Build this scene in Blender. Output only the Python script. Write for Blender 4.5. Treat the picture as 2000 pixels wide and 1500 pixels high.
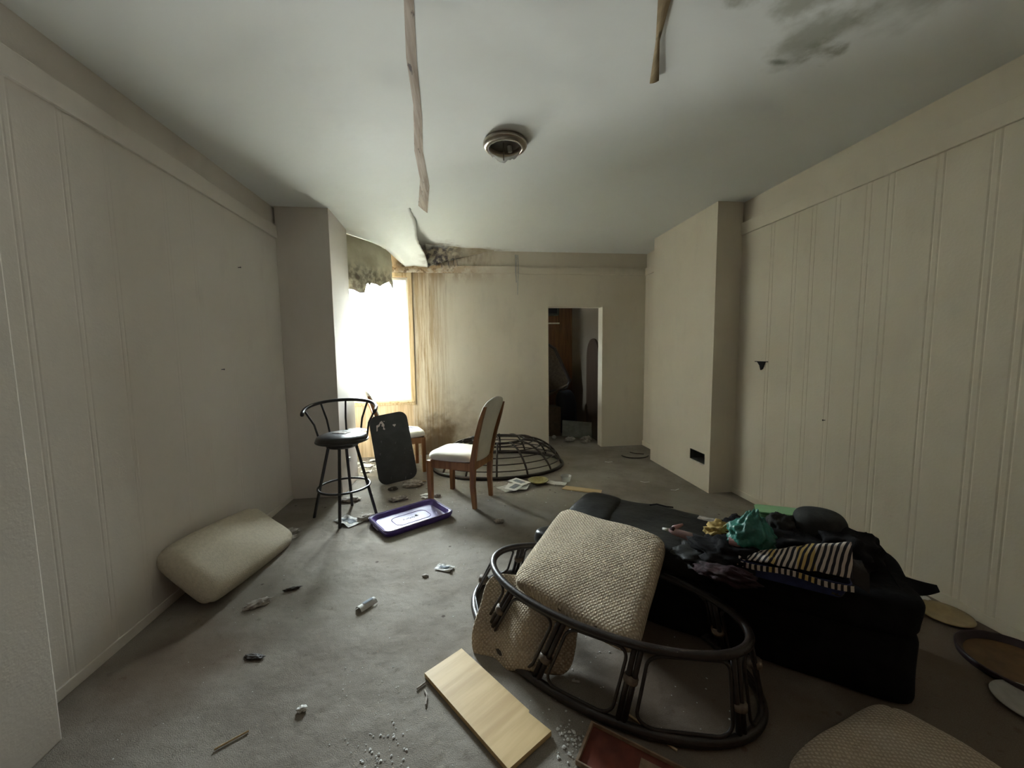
import bpy, bmesh, math, random
from mathutils import Vector, Matrix, noise
random.seed(7)
sc = bpy.context.scene
for o in list(bpy.data.objects): bpy.data.objects.remove(o)

# ------------------------------------------------------------------ camera
YAW, PITCH, ROLL, FPX = .1236, .0874, -.0125, 745.8
cy_, sy_, cp_, sp_ = math.cos(YAW), math.sin(YAW), math.cos(PITCH), math.sin(PITCH)
fw = Vector((sy_*cp_, cy_*cp_, -sp_)); rt = Vector((cy_, -sy_, 0)); up = rt.cross(fw)
r2 = math.cos(ROLL)*rt + math.sin(ROLL)*up; u2 = -math.sin(ROLL)*rt + math.cos(ROLL)*up
cam = bpy.data.cameras.new('camera'); camo = bpy.data.objects.new('camera', cam); sc.collection.objects.link(camo)
M = Matrix((r2, u2, -fw)).transposed().to_4x4(); M.translation = Vector((0, 0, 1.38))
camo.matrix_world = M
cam.sensor_fit = 'HORIZONTAL'; cam.sensor_width = 36; cam.lens = FPX/2000*36; cam.clip_start = .02
sc.camera = camo

# ------------------------------------------------------------------ world, exposure
sc.view_settings.view_transform = 'Standard'; sc.view_settings.look = 'None'
sc.view_settings.gamma = 1; sc.view_settings.use_curve_mapping = False
sc.view_settings.exposure = 2.0
WORLD = 34.0
w = bpy.data.worlds.new('overcast_sky'); sc.world = w; w.use_nodes = True
nt = w.node_tree; nt.nodes.clear()
wo = nt.nodes.new('ShaderNodeOutputWorld'); bg = nt.nodes.new('ShaderNodeBackground')
tc = nt.nodes.new('ShaderNodeTexCoord'); sx = nt.nodes.new('ShaderNodeSeparateXYZ'); cr = nt.nodes.new('ShaderNodeValToRGB')
mr = nt.nodes.new('ShaderNodeMapRange'); mr.inputs['From Min'].default_value = -1
nt.links.new(tc.outputs['Generated'], sx.inputs[0]); nt.links.new(sx.outputs['Z'], mr.inputs['Value']); nt.links.new(mr.outputs[0], cr.inputs[0])
e = cr.color_ramp.elements
# pale ground, darker horizon of houses and trees, overcast sky brighter overhead
e[0].position = 0; e[0].color = (2.7, 2.72, 2.70, 1); e[1].position = 1; e[1].color = (2.05, 2.25, 2.40, 1)
for p_, c_ in ((.40, (1.9, 1.92, 1.90, 1)), (.47, (.55, .58, .52, 1)), (.55, (.60, .64, .62, 1)), (.66, (1.22, 1.34, 1.42, 1)), (.85, (2.05, 2.25, 2.40, 1))):
    q_ = e.new(p_); q_.color = c_
nt.links.new(cr.outputs[0], bg.inputs[0]); bg.inputs[1].default_value = WORLD; nt.links.new(bg.outputs[0], wo.inputs[0])
def portal(name, loc, rot, sx, sy):
    l = bpy.data.lights.new(name, 'AREA'); l.shape = 'RECTANGLE'; l.size = sx; l.size_y = sy
    l.cycles.is_portal = True
    o = bpy.data.objects.new(name, l); sc.collection.objects.link(o); o.location = loc; o.rotation_euler = rot
portal('window_portal', (-1.1, 5.30, 1.54), (math.radians(-90), 0, 0), .86, 1.66)
portal('side_window_portal', (.24, 5.875, 1.85), (0, math.radians(-90), 0), .2, .25)

# ------------------------------------------------------------------ materials
class G:
    def __init__(s, name):
        s.m = bpy.data.materials.new(name); s.m.use_nodes = True; s.t = s.m.node_tree; s.t.nodes.clear()
        s.out = s.n('ShaderNodeOutputMaterial'); s.b = s.n('ShaderNodeBsdfPrincipled'); s.l(s.b.outputs[0], s.out.inputs[0])
        s.tc = s.n('ShaderNodeTexCoord')
    def n(s, k, **kw):
        x = s.t.nodes.new(k)
        for a, b in kw.items(): setattr(x, a, b)
        return x
    def l(s, a, b): s.t.links.new(a, b)
    def co(s, scale=(1, 1, 1), rot=(0, 0, 0), loc=(0, 0, 0)):
        m = s.n('ShaderNodeMapping'); m.inputs['Scale'].default_value = scale; m.inputs['Rotation'].default_value = rot; m.inputs['Location'].default_value = loc
        s.l(s.tc.outputs['Object'], m.inputs[0]); return m.outputs[0]
    def noise(s, scale, detail=4, vec=None, rough=.55):
        x = s.n('ShaderNodeTexNoise'); x.inputs['Scale'].default_value = scale; x.inputs['Detail'].default_value = detail; x.inputs['Roughness'].default_value = rough
        s.l(vec if vec is not None else s.tc.outputs['Object'], x.inputs['Vector']); return x.outputs['Fac']
    def mth(s, op, a, b=None, c=None, clamp=False):
        x = s.n('ShaderNodeMath', operation=op, use_clamp=clamp)
        for i, v in enumerate((a, b, c)):
            if v is None: continue
            if isinstance(v, (int, float)): x.inputs[i].default_value = v
            else: s.l(v, x.inputs[i])
        return x.outputs[0]
    def rng(s, v, a, b, c=0, d=1):
        x = s.n('ShaderNodeMapRange', interpolation_type='SMOOTHSTEP'); s.l(v, x.inputs['Value'])
        for k, q in (('From Min', a), ('From Max', b), ('To Min', c), ('To Max', d)): x.inputs[k].default_value = q
        return x.outputs[0]
    def mix(s, fac, a, b):
        x = s.n('ShaderNodeMix', data_type='RGBA')
        if isinstance(fac, (int, float)): x.inputs[0].default_value = fac
        else: s.l(fac, x.inputs[0])
        for i, v in ((6, a), (7, b)):
            if isinstance(v, tuple): x.inputs[i].default_value = (*v[:3], 1)
            else: s.l(v, x.inputs[i])
        return x.outputs[2]
    def col(s, v):
        if isinstance(v, tuple): s.b.inputs['Base Color'].default_value = (*v, 1)
        else: s.l(v, s.b.inputs['Base Color'])
    def bump(s, h, dist=.002, strength=1):
        x = s.n('ShaderNodeBump'); x.inputs['Distance'].default_value = dist; x.inputs['Strength'].default_value = strength
        s.l(h, x.inputs['Height']); s.l(x.outputs[0], s.b.inputs['Normal'])
    def spot(s, c, r, soft, scale=(1, 1, 1), nscale=6, namp=.5):
        d = s.n('ShaderNodeVectorMath', operation='SUBTRACT'); s.l(s.tc.outputs['Object'], d.inputs[0]); d.inputs[1].default_value = c
        q = s.n('ShaderNodeVectorMath', operation='MULTIPLY'); s.l(d.outputs[0], q.inputs[0]); q.inputs[1].default_value = scale
        L = s.n('ShaderNodeVectorMath', operation='LENGTH'); s.l(q.outputs[0], L.inputs[0])
        nn = s.mth('MULTIPLY', s.mth('SUBTRACT', s.noise(nscale, 6), .5), namp)
        return s.rng(s.mth('ADD', L.outputs['Value'], nn), r, r-soft, 0, 1)

def mat(name, col, rough=.6, var=.12, nscale=12, bump=0, metal=0, bscale=None, spec=.5, col2=None, trans=0, alpha=1):
    g = G(name); c2 = col2 or tuple(c*(1-var*2) for c in col)
    f = g.noise(nscale, 5)
    g.col(g.mix(g.rng(f, .3, .7), col, c2)); g.b.inputs['Roughness'].default_value = rough; g.b.inputs['Metallic'].default_value = metal
    g.b.inputs['Specular IOR Level'].default_value = spec
    if trans: g.b.inputs['Transmission Weight'].default_value = trans
    if alpha < 1: g.b.inputs['Alpha'].default_value = alpha
    if bump: g.bump(g.noise(bscale or nscale*3, 5), bump)
    return g.m

def wall_mat(name, base, dirt=.5, mold=None):
    g = G(name)
    n1 = g.noise(1.7, 5); n2 = g.noise(9, 6, g.co((1, 1, .35)))
    c = g.mix(g.rng(n1, .35, .7, 0, .35*dirt), base, tuple(x*y for x, y in zip(base, (.80, .77, .70))))
    c = g.mix(g.rng(n2, .52, .75, 0, .30*dirt), c, tuple(x*.72 for x in base))
    sc_ = g.noise(60, 3); c = g.mix(g.rng(sc_, .74, .78, 0, .5), c, tuple(x*.55 for x in base))
    if mold: c = mold(g, c)
    g.col(c); g.b.inputs['Roughness'].default_value = .8; g.b.inputs['Specular IOR Level'].default_value = .15
    g.bump(g.noise(70, 4), .0008)
    return g.m

CREAM = (.73, .67, .555)
M_wall = wall_mat('cream_painted_panel', CREAM)
M_wall_pinkish = wall_mat('dull_cream_paint', (.68, .63, .575))
def far_stain(g, c):
    sp = g.n('ShaderNodeSeparateXYZ'); g.l(g.tc.outputs['Object'], sp.inputs[0])
    X, Z = sp.outputs['X'], sp.outputs['Z']
    st = g.noise(1, 7, g.co((26, 26, 1.1)), .7); st2 = g.noise(1, 6, g.co((55, 55, 2.5)), .65)
    m = g.mth('MULTIPLY', g.rng(X, -.70, -.66), g.rng(X, -.05, -.52))
    edge = g.mth('MULTIPLY', g.rng(st, .40, .62), m)
    # dry tan water stain next to the window
    tan = g.mth('MULTIPLY', g.rng(X, -.30, -.5), g.rng(g.noise(1, 5, g.co((7, 7, .8))), .3, .55))
    c = g.mix(g.mth('MULTIPLY', tan, .55), c, (.62, .52, .36))
    c = g.mix(g.mth('MULTIPLY', edge, .8), c, (.36, .24, .11))
    c = g.mix(g.mth('MULTIPLY', g.mth('MULTIPLY', g.rng(st2, .55, .68), m), .6), c, (.20, .11, .04))
    # left of / under the window the bare tan board
    lw = g.rng(X, -.66, -.70)
    c = g.mix(g.mth('MULTIPLY', lw, .85), c, g.mix(g.rng(g.noise(1, 6, g.co((30, 30, 1.6))), .35, .65), (.68, .53, .34), (.46, .31, .16)))
    # stain band under the top board
    top = g.mth('MULTIPLY', g.rng(Z, 2.22, 2.42), g.rng(g.noise(1, 6, g.co((11, 11, 5))), .38, .62))
    top = g.mth('MULTIPLY', top, g.rng(X, .75, -.2))
    c = g.mix(g.mth('MULTIPLY', top, .7), c, (.30, .19, .09))
    # mould at the floor
    lo = g.spot((-.36, 5.13, .10), .42, .3, (1, .3, .75), 7, .5)
    c = g.mix(g.mth('MULTIPLY', lo, .9), c, (.09, .055, .025))
    lo2 = g.spot((-.1, 5.13, .25), .45, .45, (1, .3, .6), 9, .7)
    c = g.mix(g.mth('MULTIPLY', lo2, .45), c, (.25, .17, .08))
    return c
M_far = wall_mat('stained_far_panel', CREAM, .7, far_stain)
def board_stain(g, c):
    sp = g.n('ShaderNodeSeparateXYZ'); g.l(g.tc.outputs['Object'], sp.inputs[0])
    a = g.mth('MULTIPLY', g.rng(sp.outputs['X'], .7, -.5), g.rng(g.noise(1, 6, g.co((9, 9, 14))), .35, .6))
    c = g.mix(g.mth('MULTIPLY', a, .8), c, (.42, .26, .11))
    b = g.mth('MULTIPLY', g.rng(sp.outputs['X'], .5, -.7), g.rng(g.noise(1, 6, g.co((20, 20, 20), (1, 0, 0))), .52, .62))
    return g.mix(g.mth('MULTIPLY', b, .8), c, (.16, .09, .04))
M_farboard = wall_mat('stained_top_board', CREAM, .7, board_stain)
M_casing = wall_mat('weathered_casing', (.66, .52, .32), .9, lambda g, c: g.mix(g.rng(g.noise(1, 6, g.co((40, 40, 3))), .45, .65, 0, .6), c, (.40, .24, .10)))

def ceil_mat():
    g = G('ceiling_paint'); base = (.82, .835, .81)
    c = g.mix(g.rng(g.noise(.9, 4), .35, .7, 0, .3), base, (.75, .77, .735))
    for cc, r, s in (((1.50, 1.55, 2.685), .20, (1, .8, 1)), ((1.30, 1.42, 2.685), .16, (1, 1.4, 1)), ((1.68, 1.30, 2.685), .28, (1, 1, 1)), ((1.04, 1.40, 2.685), .12, (.8, 1.6, 1)), ((1.62, 1.62, 2.685), .10, (1, 1, 1))):
        c = g.mix(g.mth('MULTIPLY', g.spot(cc, r, r*.9, s, 9, .30), .6), c, (.22, .22, .14))
    c = g.mix(g.mth('MULTIPLY', g.spot((1.465, 1.71, 2.685), .06, .05, (.8, 2.2, 1), 22, .05), .7), c, (.12, .13, .08))
    c = g.mix(g.mth('MULTIPLY', g.spot((-.30, 4.95, 2.685), .30, .28, (.8, 1, 1), 8, .45), .85), c, (.22, .18, .13))
    c = g.mix(g.mth('MULTIPLY', g.spot((.20, 5.08, 2.685), .35, .35, (.55, 2.2, 1), 8, .4), .7), c, (.33, .27, .17))
    g.col(c); g.b.inputs['Roughness'].default_value = .7; g.b.inputs['Specular IOR Level'].default_value = .25
    g.bump(g.noise(3, 3), .012)
    return g.m
M_ceil = ceil_mat()
def sheet_mat():
    g = G('torn_ceiling_sheet'); sp = g.n('ShaderNodeSeparateXYZ'); g.l(g.tc.outputs['Object'], sp.inputs[0])
    c = g.mix(g.rng(g.noise(3, 5), .35, .7, 0, .3), (.68, .69, .65), (.62, .62, .55)); g.col(c)
    g.b.inputs['Roughness'].default_value = .7
    g.bump(g.noise(30, 5), .002); return g.m
M_sheet = sheet_mat()
def flap_mat():
    g = G('mouldy_hanging_paper'); sp = g.n('ShaderNodeSeparateXYZ'); g.l(g.tc.outputs['Object'], sp.inputs[0]); Z = sp.outputs['Z']
    c = g.mix(g.rng(g.noise(4, 5), .35, .7), (.66, .62, .47), (.55, .50, .36))
    a = g.mth('MULTIPLY', g.rng(Z, 2.42, 2.25), g.rng(g.noise(14, 7), .36, .6))
    c = g.mix(g.mth('MULTIPLY', a, .9), c, (.21, .18, .13))
    c = g.mix(g.mth('MULTIPLY', g.spot((-1.03, 4.62, 2.40), .14, .13, (1, 1, 1), 12, .15), .5), c, (.36, .30, .17))
    g.col(c); g.b.inputs['Roughness'].default_value = .8; g.bump(g.noise(28, 6), .004)
    g.b.inputs['Subsurface Weight'].default_value = 0
    return g.m
M_flap = flap_mat()
def mould_mat():
    g = G('black_mould_paper')
    c = g.mix(g.rng(g.noise(16, 7), .36, .62), (.42, .39, .33), (.035, .03, .04)); g.col(c)
    g.b.inputs['Roughness'].default_value = .85; g.bump(g.noise(25, 6), .005); return g.m
M_mould = mould_mat()
def mould_soft():
    g = G('mould_spotted_paper'); sp = g.n('ShaderNodeSeparateXYZ'); g.l(g.tc.outputs['Object'], sp.inputs[0])
    f = g.mth('MULTIPLY', g.rng(sp.outputs['X'], .15, -.25), g.rng(g.noise(14, 7), .38, .58))
    c = g.mix(g.mth('MULTIPLY', f, .92), g.mix(g.rng(g.noise(6, 5), .35, .65), (.52, .47, .36), (.38, .32, .22)), (.045, .04, .05))
    c = g.mix(g.rng(g.mth('ADD', sp.outputs['Y'], g.mth('MULTIPLY', g.noise(11, 5), .12)), 5.03, 4.93), c, (.78, .79, .74)); g.col(c)
    g.b.inputs['Roughness'].default_value = .85; g.bump(g.noise(25, 6), .005); return g.m
M_mould2 = mould_soft()
def tape_mat(name, a, b, dark):
    g = G(name)
    f = g.noise(1, 6, g.co((60, 3, 10)))
    c = g.mix(g.rng(f, .35, .65), a, b)
    c = g.mix(g.mth('MULTIPLY', g.rng(g.noise(1, 4, g.co((30, 7, 7), (0, 0, 0), (3, 1, 0))), .62, .70), .85), c, dark)
    g.col(c); g.b.inputs['Roughness'].default_value = .8; return g.m
M_tape = tape_mat('bare_joint_tape', (.50, .42, .35), (.34, .26, .20), (.05, .03, .03))
M_tape2 = tape_mat('brown_joint_tape', (.30, .22, .12), (.20, .14, .07), (.08, .06, .03))

def carpet_mat():
    g = G('dirty_shaded_carpet')
    a = g.noise(2.2, 6); b = g.noise(260, 2); d = g.noise(26, 5)
    c = g.mix(g.rng(a, .35, .68), (.345, .315, .275), (.235, .205, .172))
    c = g.mix(g.rng(b, .3, .7, 0, .55), c, (.16, .145, .12))
    c = g.mix(g.rng(d, .60, .74, 0, .5), c, (.13, .105, .08))
    v = g.n('ShaderNodeTexVoronoi'); v.inputs['Scale'].default_value = 9; g.l(g.tc.outputs['Object'], v.inputs['Vector'])
    sp = g.mth('MULTIPLY', g.rng(v.outputs['Distance'], .13, .06), g.rng(g.noise(3.5, 3), .5, .62))
    c = g.mix(g.mth('MULTIPLY', sp, .75), c, (.05, .035, .03))
    for cc, r in (((-1.35, 1.75, 0), .5), ((2.0, 1.1, 0), .95), ((.95, 1.35, 0), .62)):  # brown stains; the right-hand two also carry painted shade around sofa and stand
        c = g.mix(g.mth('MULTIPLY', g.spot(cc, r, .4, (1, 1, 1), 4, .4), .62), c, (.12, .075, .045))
    g.col(c); g.b.inputs['Roughness'].default_value = .95; g.b.inputs['Specular IOR Level'].default_value = .1
    h = g.mth('ADD', g.mth('MULTIPLY', b, .35), g.mth('MULTIPLY', g.noise(3.2, 4), 5))
    g.bump(h, .006); return g.m
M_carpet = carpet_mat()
def knit_mat(name, a, b, rot=0, sc_=1.0, axes=(1, 1, 0)):
    g = G(name)
    co = g.co((1, 1, 1), (0, 0, rot))
    w1 = g.n('ShaderNodeTexWave', bands_direction='X'); w1.inputs['Scale'].default_value = 25*sc_; w1.inputs['Distortion'].default_value = 2.2; w1.inputs['Detail'].default_value = 2; w1.inputs['Detail Scale'].default_value = 3
    w2 = g.n('ShaderNodeTexWave', bands_direction='Y'); w2.inputs['Scale'].default_value = 25*sc_; w2.inputs['Distortion'].default_value = 2.2; w2.inputs['Detail'].default_value = 2; w2.inputs['Detail Scale'].default_value = 3
    g.l(co, w1.inputs['Vector']); g.l(co, w2.inputs['Vector'])
    h = g.mth('MULTIPLY', w1.outputs['Fac'], w2.outputs['Fac'])
    h = g.mth('ADD', h, g.mth('MULTIPLY', g.noise(110, 4), .6))
    c = g.mix(g.rng(h, .15, .95), b, a)
    c = g.mix(g.rng(g.noise(3.5, 5), .45, .75, 0, .35), c, tuple(x*.7 for x in b))
    c = g.mix(g.mth('MULTIPLY', g.rng(g.noise(19, 2, g.co((1, 1, 1), (0, 0, 0), (5, 3, 1))), .745, .765), .8), c, (.06, .045, .03))
    g.col(c); g.b.inputs['Roughness'].default_value = .95; g.b.inputs['Specular IOR Level'].default_value = .1
    g.bump(h, .004); return g.m
M_knit = knit_mat('cream_chenille', (.66, .57, .44), (.42, .34, .25), .6, 1.0)
M_knit2 = mat('cream_fleece', (.60, .535, .42), .95, .06, 60, .004, bscale=120, spec=.1)
def wood_mat(name, a, b, stretch=(2, 30, 30), rough=.5, rot=(0, 0, 0), bump=.0006):
    g = G(name); f = g.noise(1, 6, g.co(stretch, rot)); g.col(g.mix(g.rng(f, .3, .7), a, b))
    g.b.inputs['Roughness'].default_value = rough; g.bump(f, bump); return g.m
M_oak = wood_mat('oak_chair_wood', (.36, .165, .06), (.22, .09, .03), (30, 30, 3), .42)
M_board = wood_mat('pale_board', (.62, .45, .22), (.50, .34, .15), (26, 2.2, 26), .5)
M_ply = wood_mat('wooden_strip', (.60, .44, .25), (.50, .35, .18), (3, 30, 20))
M_brownwood = wood_mat('dark_wood_panelling', (.17, .075, .028), (.10, .04, .016), (22, 22, 2))
M_arch = wood_mat('dull_brown_panel', (.070, .045, .028), (.045, .028, .018), (22, 22, 2))
M_rattan = mat('dark_rattan', (.030, .020, .016), .38, .2, 40, .0012)
M_rattan2 = mat('brown_black_rattan', (.055, .036, .026), .42, .25, 40, .0012)
M_binding = mat('cane_binding', (.20, .15, .11), .6, .2, 60, .0006)
M_blackmetal = mat('black_painted_steel', (.018, .016, .015), .32, .2, 30, 0)
M_vinyl = mat('black_vinyl', (.022, .020, .019), .30, .2, 8, .002, bscale=14)
M_white_fab = mat('cream_upholstery', (.74, .70, .60), .85, .06, 7, .001, bscale=120)
def blackboard():
    g = G('scuffed_black_board')
    c = g.mix(g.rng(g.noise(6, 5), .4, .7), (.030, .032, .031), (.050, .052, .050))
    c = g.mix(g.rng(g.noise(1, 5, g.co((30, 30, 9))), .66, .72, 0, .35), c, (.30, .30, .29))
    g.col(c); g.b.inputs['Roughness'].default_value = .55; return g.m
M_blackboard = blackboard()
M_label = mat('torn_paper_label', (.62, .56, .52), .8, .1, 60)
M_purple = mat('purple_plastic', (.085, .045, .24), .38, .15, 20)
def purp():
    g = G('lid_panel_plastic')
    c = g.mix(g.rng(g.noise(9, 6), .35, .7), (.33, .32, .55), (.24, .22, .45)); g.col(c); g.b.inputs['Roughness'].default_value = .3; return g.m
M_purple2 = purp()
M_purple3 = mat('pale_worn_plastic', (.36, .30, .46), .4, .1, 30)
M_sofa = mat('black_sofa_cloth', (.010, .0095, .0100), .9, .25, 9, .004, bscale=30, spec=.15)
M_sofa_grey = mat('faded_black_leatherette', (.022, .022, .020), .62, .3, 5, .006, bscale=16, spec=.3)
M_blackcloth = mat('black_crumpled_cloth', (.014, .013, .014), .9, .25, 14, .006, bscale=22, spec=.15)
M_grey_cloth = mat('charcoal_cloth', (.045, .045, .042), .9, .2, 14, .004, spec=.2)
M_sheer = mat('sheer_charcoal_fabric', (.05, .045, .045), .8, .2, 14, .003, alpha=.65)
M_maroon = mat('maroon_cloth', (.030, .006, .010), .9, .3, 18, .004)
M_navy = mat('navy_fabric_bin', (.018, .030, .115), .8, .2, 20, .001)
M_teal = mat('teal_plastic_bag', (.03, .19, .145), .42, .25, 10, .008, bscale=20)
M_green = mat('green_plastic_tub', (.19, .42, .20), .3, .08, 8)
M_yellow = mat('mustard_cloth', (.48, .33, .10), .8, .2, 14, .004)
M_yellowpale = mat('pale_yellow_card', (.46, .42, .24), .7, .1, 20)
M_pink = mat('pink_plastic', (.42, .22, .22), .35, .15, 20)
M_bottle = mat('clear_pink_bottle', (.45, .28, .27), .15, .1, 20, trans=.45)
M_bottlecap = mat('white_bottle_cap', (.6, .57, .52), .4, .05, 20)
def stripes():
    g = G('striped_lining')
    w_ = g.n('ShaderNodeTexWave', bands_direction='X'); w_.inputs['Scale'].default_value = 19; w_.inputs['Distortion'].default_value = 1.6; w_.inputs['Detail'].default_value = 1
    g.l(g.co((1, 1, 1), (0, 0, .55)), w_.inputs['Vector'])
    c = g.mix(g.rng(w_.outputs['Fac'], .46, .54), (.010, .010, .016), (.52, .46, .38))
    y = g.noise(1, 1, g.co((22, 0, 0), (0, 0, .55), (4, 0, 0)))
    c2 = g.mix(g.rng(y, .60, .63), (.55, .48, .42), (.50, .36, .13))
    c2 = g.mix(g.rng(y, .36, .33), c2, (.48, .33, .33))
    c = g.mix(g.rng(w_.outputs['Fac'], .46, .54), (.010, .010, .016), c2)
    g.col(c); g.b.inputs['Roughness'].default_value = .9; g.bump(g.noise(20, 3), .004); return g.m
M_stripe = stripes()
M_paper = mat('white_paper', (.72, .71, .68), .8, .08, 50, .0006)
M_paper2 = mat('newsprint', (.55, .53, .49), .85, .15, 90)
M_ink = mat('printed_grey_ink', (.24, .27, .30), .8, .2, 120)
M_tissue = mat('grubby_tissue', (.50, .45, .40), .9, .2, 30, .003)
M_straw = mat('yellow_bowl_glaze', (.42, .36, .15), .35, .2, 20)
M_clear = mat('clear_plastic', (.75, .77, .74), .15, .04, 20, alpha=.55)
def clear_mat():
    g = G('clear_plastic_film'); tr = g.n('ShaderNodeBsdfTransparent'); tl = g.n('ShaderNodeBsdfTranslucent'); tl.inputs[0].default_value = (.8, .82, .8, 1)
    m1 = g.n('ShaderNodeMixShader'); m1.inputs[0].default_value = .45; g.l(tr.outputs[0], m1.inputs[1]); g.l(tl.outputs[0], m1.inputs[2])
    gl = g.n('ShaderNodeBsdfGlossy'); gl.inputs['Roughness'].default_value = .15; m2 = g.n('ShaderNodeMixShader'); m2.inputs[0].default_value = .12
    g.l(m1.outputs[0], m2.inputs[1]); g.l(gl.outputs[0], m2.inputs[2]); g.l(m2.outputs[0], g.out.inputs[0]); return g.m
M_clear = clear_mat()
M_tan = mat('tan_plate', (.38, .29, .15), .5, .1, 20)
M_whiteplate = mat('grey_white_plate', (.42, .41, .38), .4, .1, 20)
M_darktray = mat('dark_red_rim', (.030, .012, .016), .5, .2, 20)
M_traytop = mat('brown_tray_base', (.14, .07, .025), .6, .2, 14)
M_steel = mat('brushed_nickel', (.42, .37, .31), .28, .12, 20, metal=.9)
M_darksteel = mat('dark_pan_interior', (.08, .065, .045), .45, .2, 20, metal=.3)
M_glassw = mat('frosted_broken_glass', (.80, .80, .76), .22, .04, 20, trans=.35)
M_black = mat('black_hole_iron', (.008, .008, .009), .7, .2, 20)
M_duct = mat('duct_grey', (.06, .065, .06), .6, .2, 20)
M_red = mat('red_box_lining', (.20, .045, .025), .7, .25, 12)
M_redrim = mat('worn_card_edge', (.36, .25, .16), .7, .2, 30)
M_bluebag = mat('blue_black_bag', (.006, .008, .016), .7, .2, 12, .003)
M_tanweave = mat('tan_woven_back', (.16, .115, .07), .8, .2, 30, .003)
M_boxbrown = mat('brown_carton', (.11, .075, .045), .8, .15, 12)
M_greyboard = mat('grey_panel_board', (.20, .21, .19), .7, .15, 12)
M_whitewood = wall_mat('white_window_paint', (.74, .73, .67), .5)
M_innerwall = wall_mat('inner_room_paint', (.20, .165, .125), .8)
M_outlet = mat('outlet_plate', (.42, .42, .44), .4, .1, 20)
M_hoop = mat('brown_cable', (.035, .022, .012), .6, .2, 30)

def glass_mat():
    g = G('window_glass'); tr = g.n('ShaderNodeBsdfTransparent'); tr.inputs[0].default_value = (.94, .96, .95, 1)
    gl = g.n('ShaderNodeBsdfGlossy'); gl.inputs['Roughness'].default_value = .03; mx = g.n('ShaderNodeMixShader'); fr = g.n('ShaderNodeFresnel')
    g.l(fr.outputs[0], mx.inputs[0]); g.l(tr.outputs[0], mx.inputs[1]); g.l(gl.outputs[0], mx.inputs[2]); g.l(mx.outputs[0], g.out.inputs[0]); return g.m
M_glass = glass_mat()
def slat_mat():
    g = G('blind_slat_vinyl'); d = g.n('ShaderNodeBsdfDiffuse'); d.inputs[0].default_value = (.85, .85, .80, 1)
    t = g.n('ShaderNodeBsdfTranslucent'); t.inputs[0].default_value = (.85, .86, .80, 1); mx = g.n('ShaderNodeMixShader'); mx.inputs[0].default_value = .4
    g.l(d.outputs[0], mx.inputs[1]); g.l(t.outputs[0], mx.inputs[2]); g.l(mx.outputs[0], g.out.inputs[0]); return g.m
M_slat = slat_mat()

# ------------------------------------------------------------------ object helpers
C = sc.collection
def obj(name, bm, m, parent=None, smooth=False, kind=None, loc=None, rot=None):
    me = bpy.data.meshes.new(name); bm.normal_update(); bm.to_mesh(me); bm.free()
    for mm in (m if isinstance(m, (list, tuple)) else [m]): me.materials.append(mm)
    if smooth:
        for p in me.polygons: p.use_smooth = True
    o = bpy.data.objects.new(name, me); C.objects.link(o)
    if parent: o.parent = parent
    if kind: o['kind'] = kind
    if loc: o.location = loc
    if rot: o.rotation_euler = rot
    return o
def thing(name, label, cat, loc=(0, 0, 0), rz=0, group=None):
    o = bpy.data.objects.new(name, None); C.objects.link(o); o.empty_display_size = .1
    o.location = loc; o.rotation_euler = (0, 0, rz) if not isinstance(rz, tuple) else rz
    o['label'] = label; o['category'] = cat
    if group: o['group'] = group
    return o
def tag(o, label, cat, group=None):
    o['label'] = label; o['category'] = cat
    if group: o['group'] = group
    return o
def B(): return bmesh.new()
def box(bm, x0, x1, y0, y1, z0, z1, mi=0, bev=0):
    vs = [bm.verts.new((x, y, z)) for z in (z0, z1) for y in (y0, y1) for x in (x0, x1)]
    fs = []
    for f in ((0, 2, 3, 1), (4, 5, 7, 6), (0, 1, 5, 4), (2, 6, 7, 3), (0, 4, 6, 2), (1, 3, 7, 5)):
        q = bm.faces.new([vs[i] for i in f]); q.material_index = mi; fs.append(q)
    if bev:
        ed = list({e for f in fs for e in f.edges}); bmesh.ops.bevel(bm, geom=ed, offset=bev, segments=2, affect='EDGES', profile=.6)
    return bm
def obox(bm, c, sx, sy, sz, R=None, bev=0):
    b2 = B(); box(b2, -sx/2, sx/2, -sy/2, sy/2, -sz/2, sz/2, 0, bev)
    T = Matrix.Translation(c) @ (R.to_4x4() if R else Matrix.Identity(4)); b2.transform(T)
    me = bpy.data.meshes.new('t'); b2.to_mesh(me); b2.free(); bm.from_mesh(me); bpy.data.meshes.remove(me); return bm
def tube(bm, pts, r, n=10, closed=False, cap=True, flat=1.0):
    pts = [Vector(p) for p in pts]; N = len(pts); rings = []
    rr = r if isinstance(r, (list, tuple)) else [r]*N
    prev = None
    for i, p in enumerate(pts):
        if closed: t = pts[(i+1) % N]-pts[i-1]
        else: t = pts[min(i+1, N-1)]-pts[max(i-1, 0)]
        t.normalize()
        if prev is None:
            a = Vector((0, 0, 1)) if abs(t.z) < .9 else Vector((1, 0, 0)); nrm = (a - t*a.dot(t)).normalized()
        else: nrm = (prev - t*prev.dot(t)).normalized()
        prev = nrm; bi = t.cross(nrm)
        rings.append([bm.verts.new(p + rr[i]*(math.cos(k*2*math.pi/n)*nrm*flat + math.sin(k*2*math.pi/n)*bi)) for k in range(n)])
    for i in range(N if closed else N-1):
        a, b = rings[i], rings[(i+1) % N]
        # closed rings may be rotated: choose the best offset
        off = 0
        if closed and i == N-1:
            off = min(range(n), key=lambda o: (a[0].co-b[o].co).length)
        for k in range(n): bm.faces.new((a[k], a[(k+1) % n], b[(k+1+off) % n], b[(k+off) % n]))
    if cap and not closed: bm.faces.new(rings[0][::-1]); bm.faces.new(rings[-1])
    return bm
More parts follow.
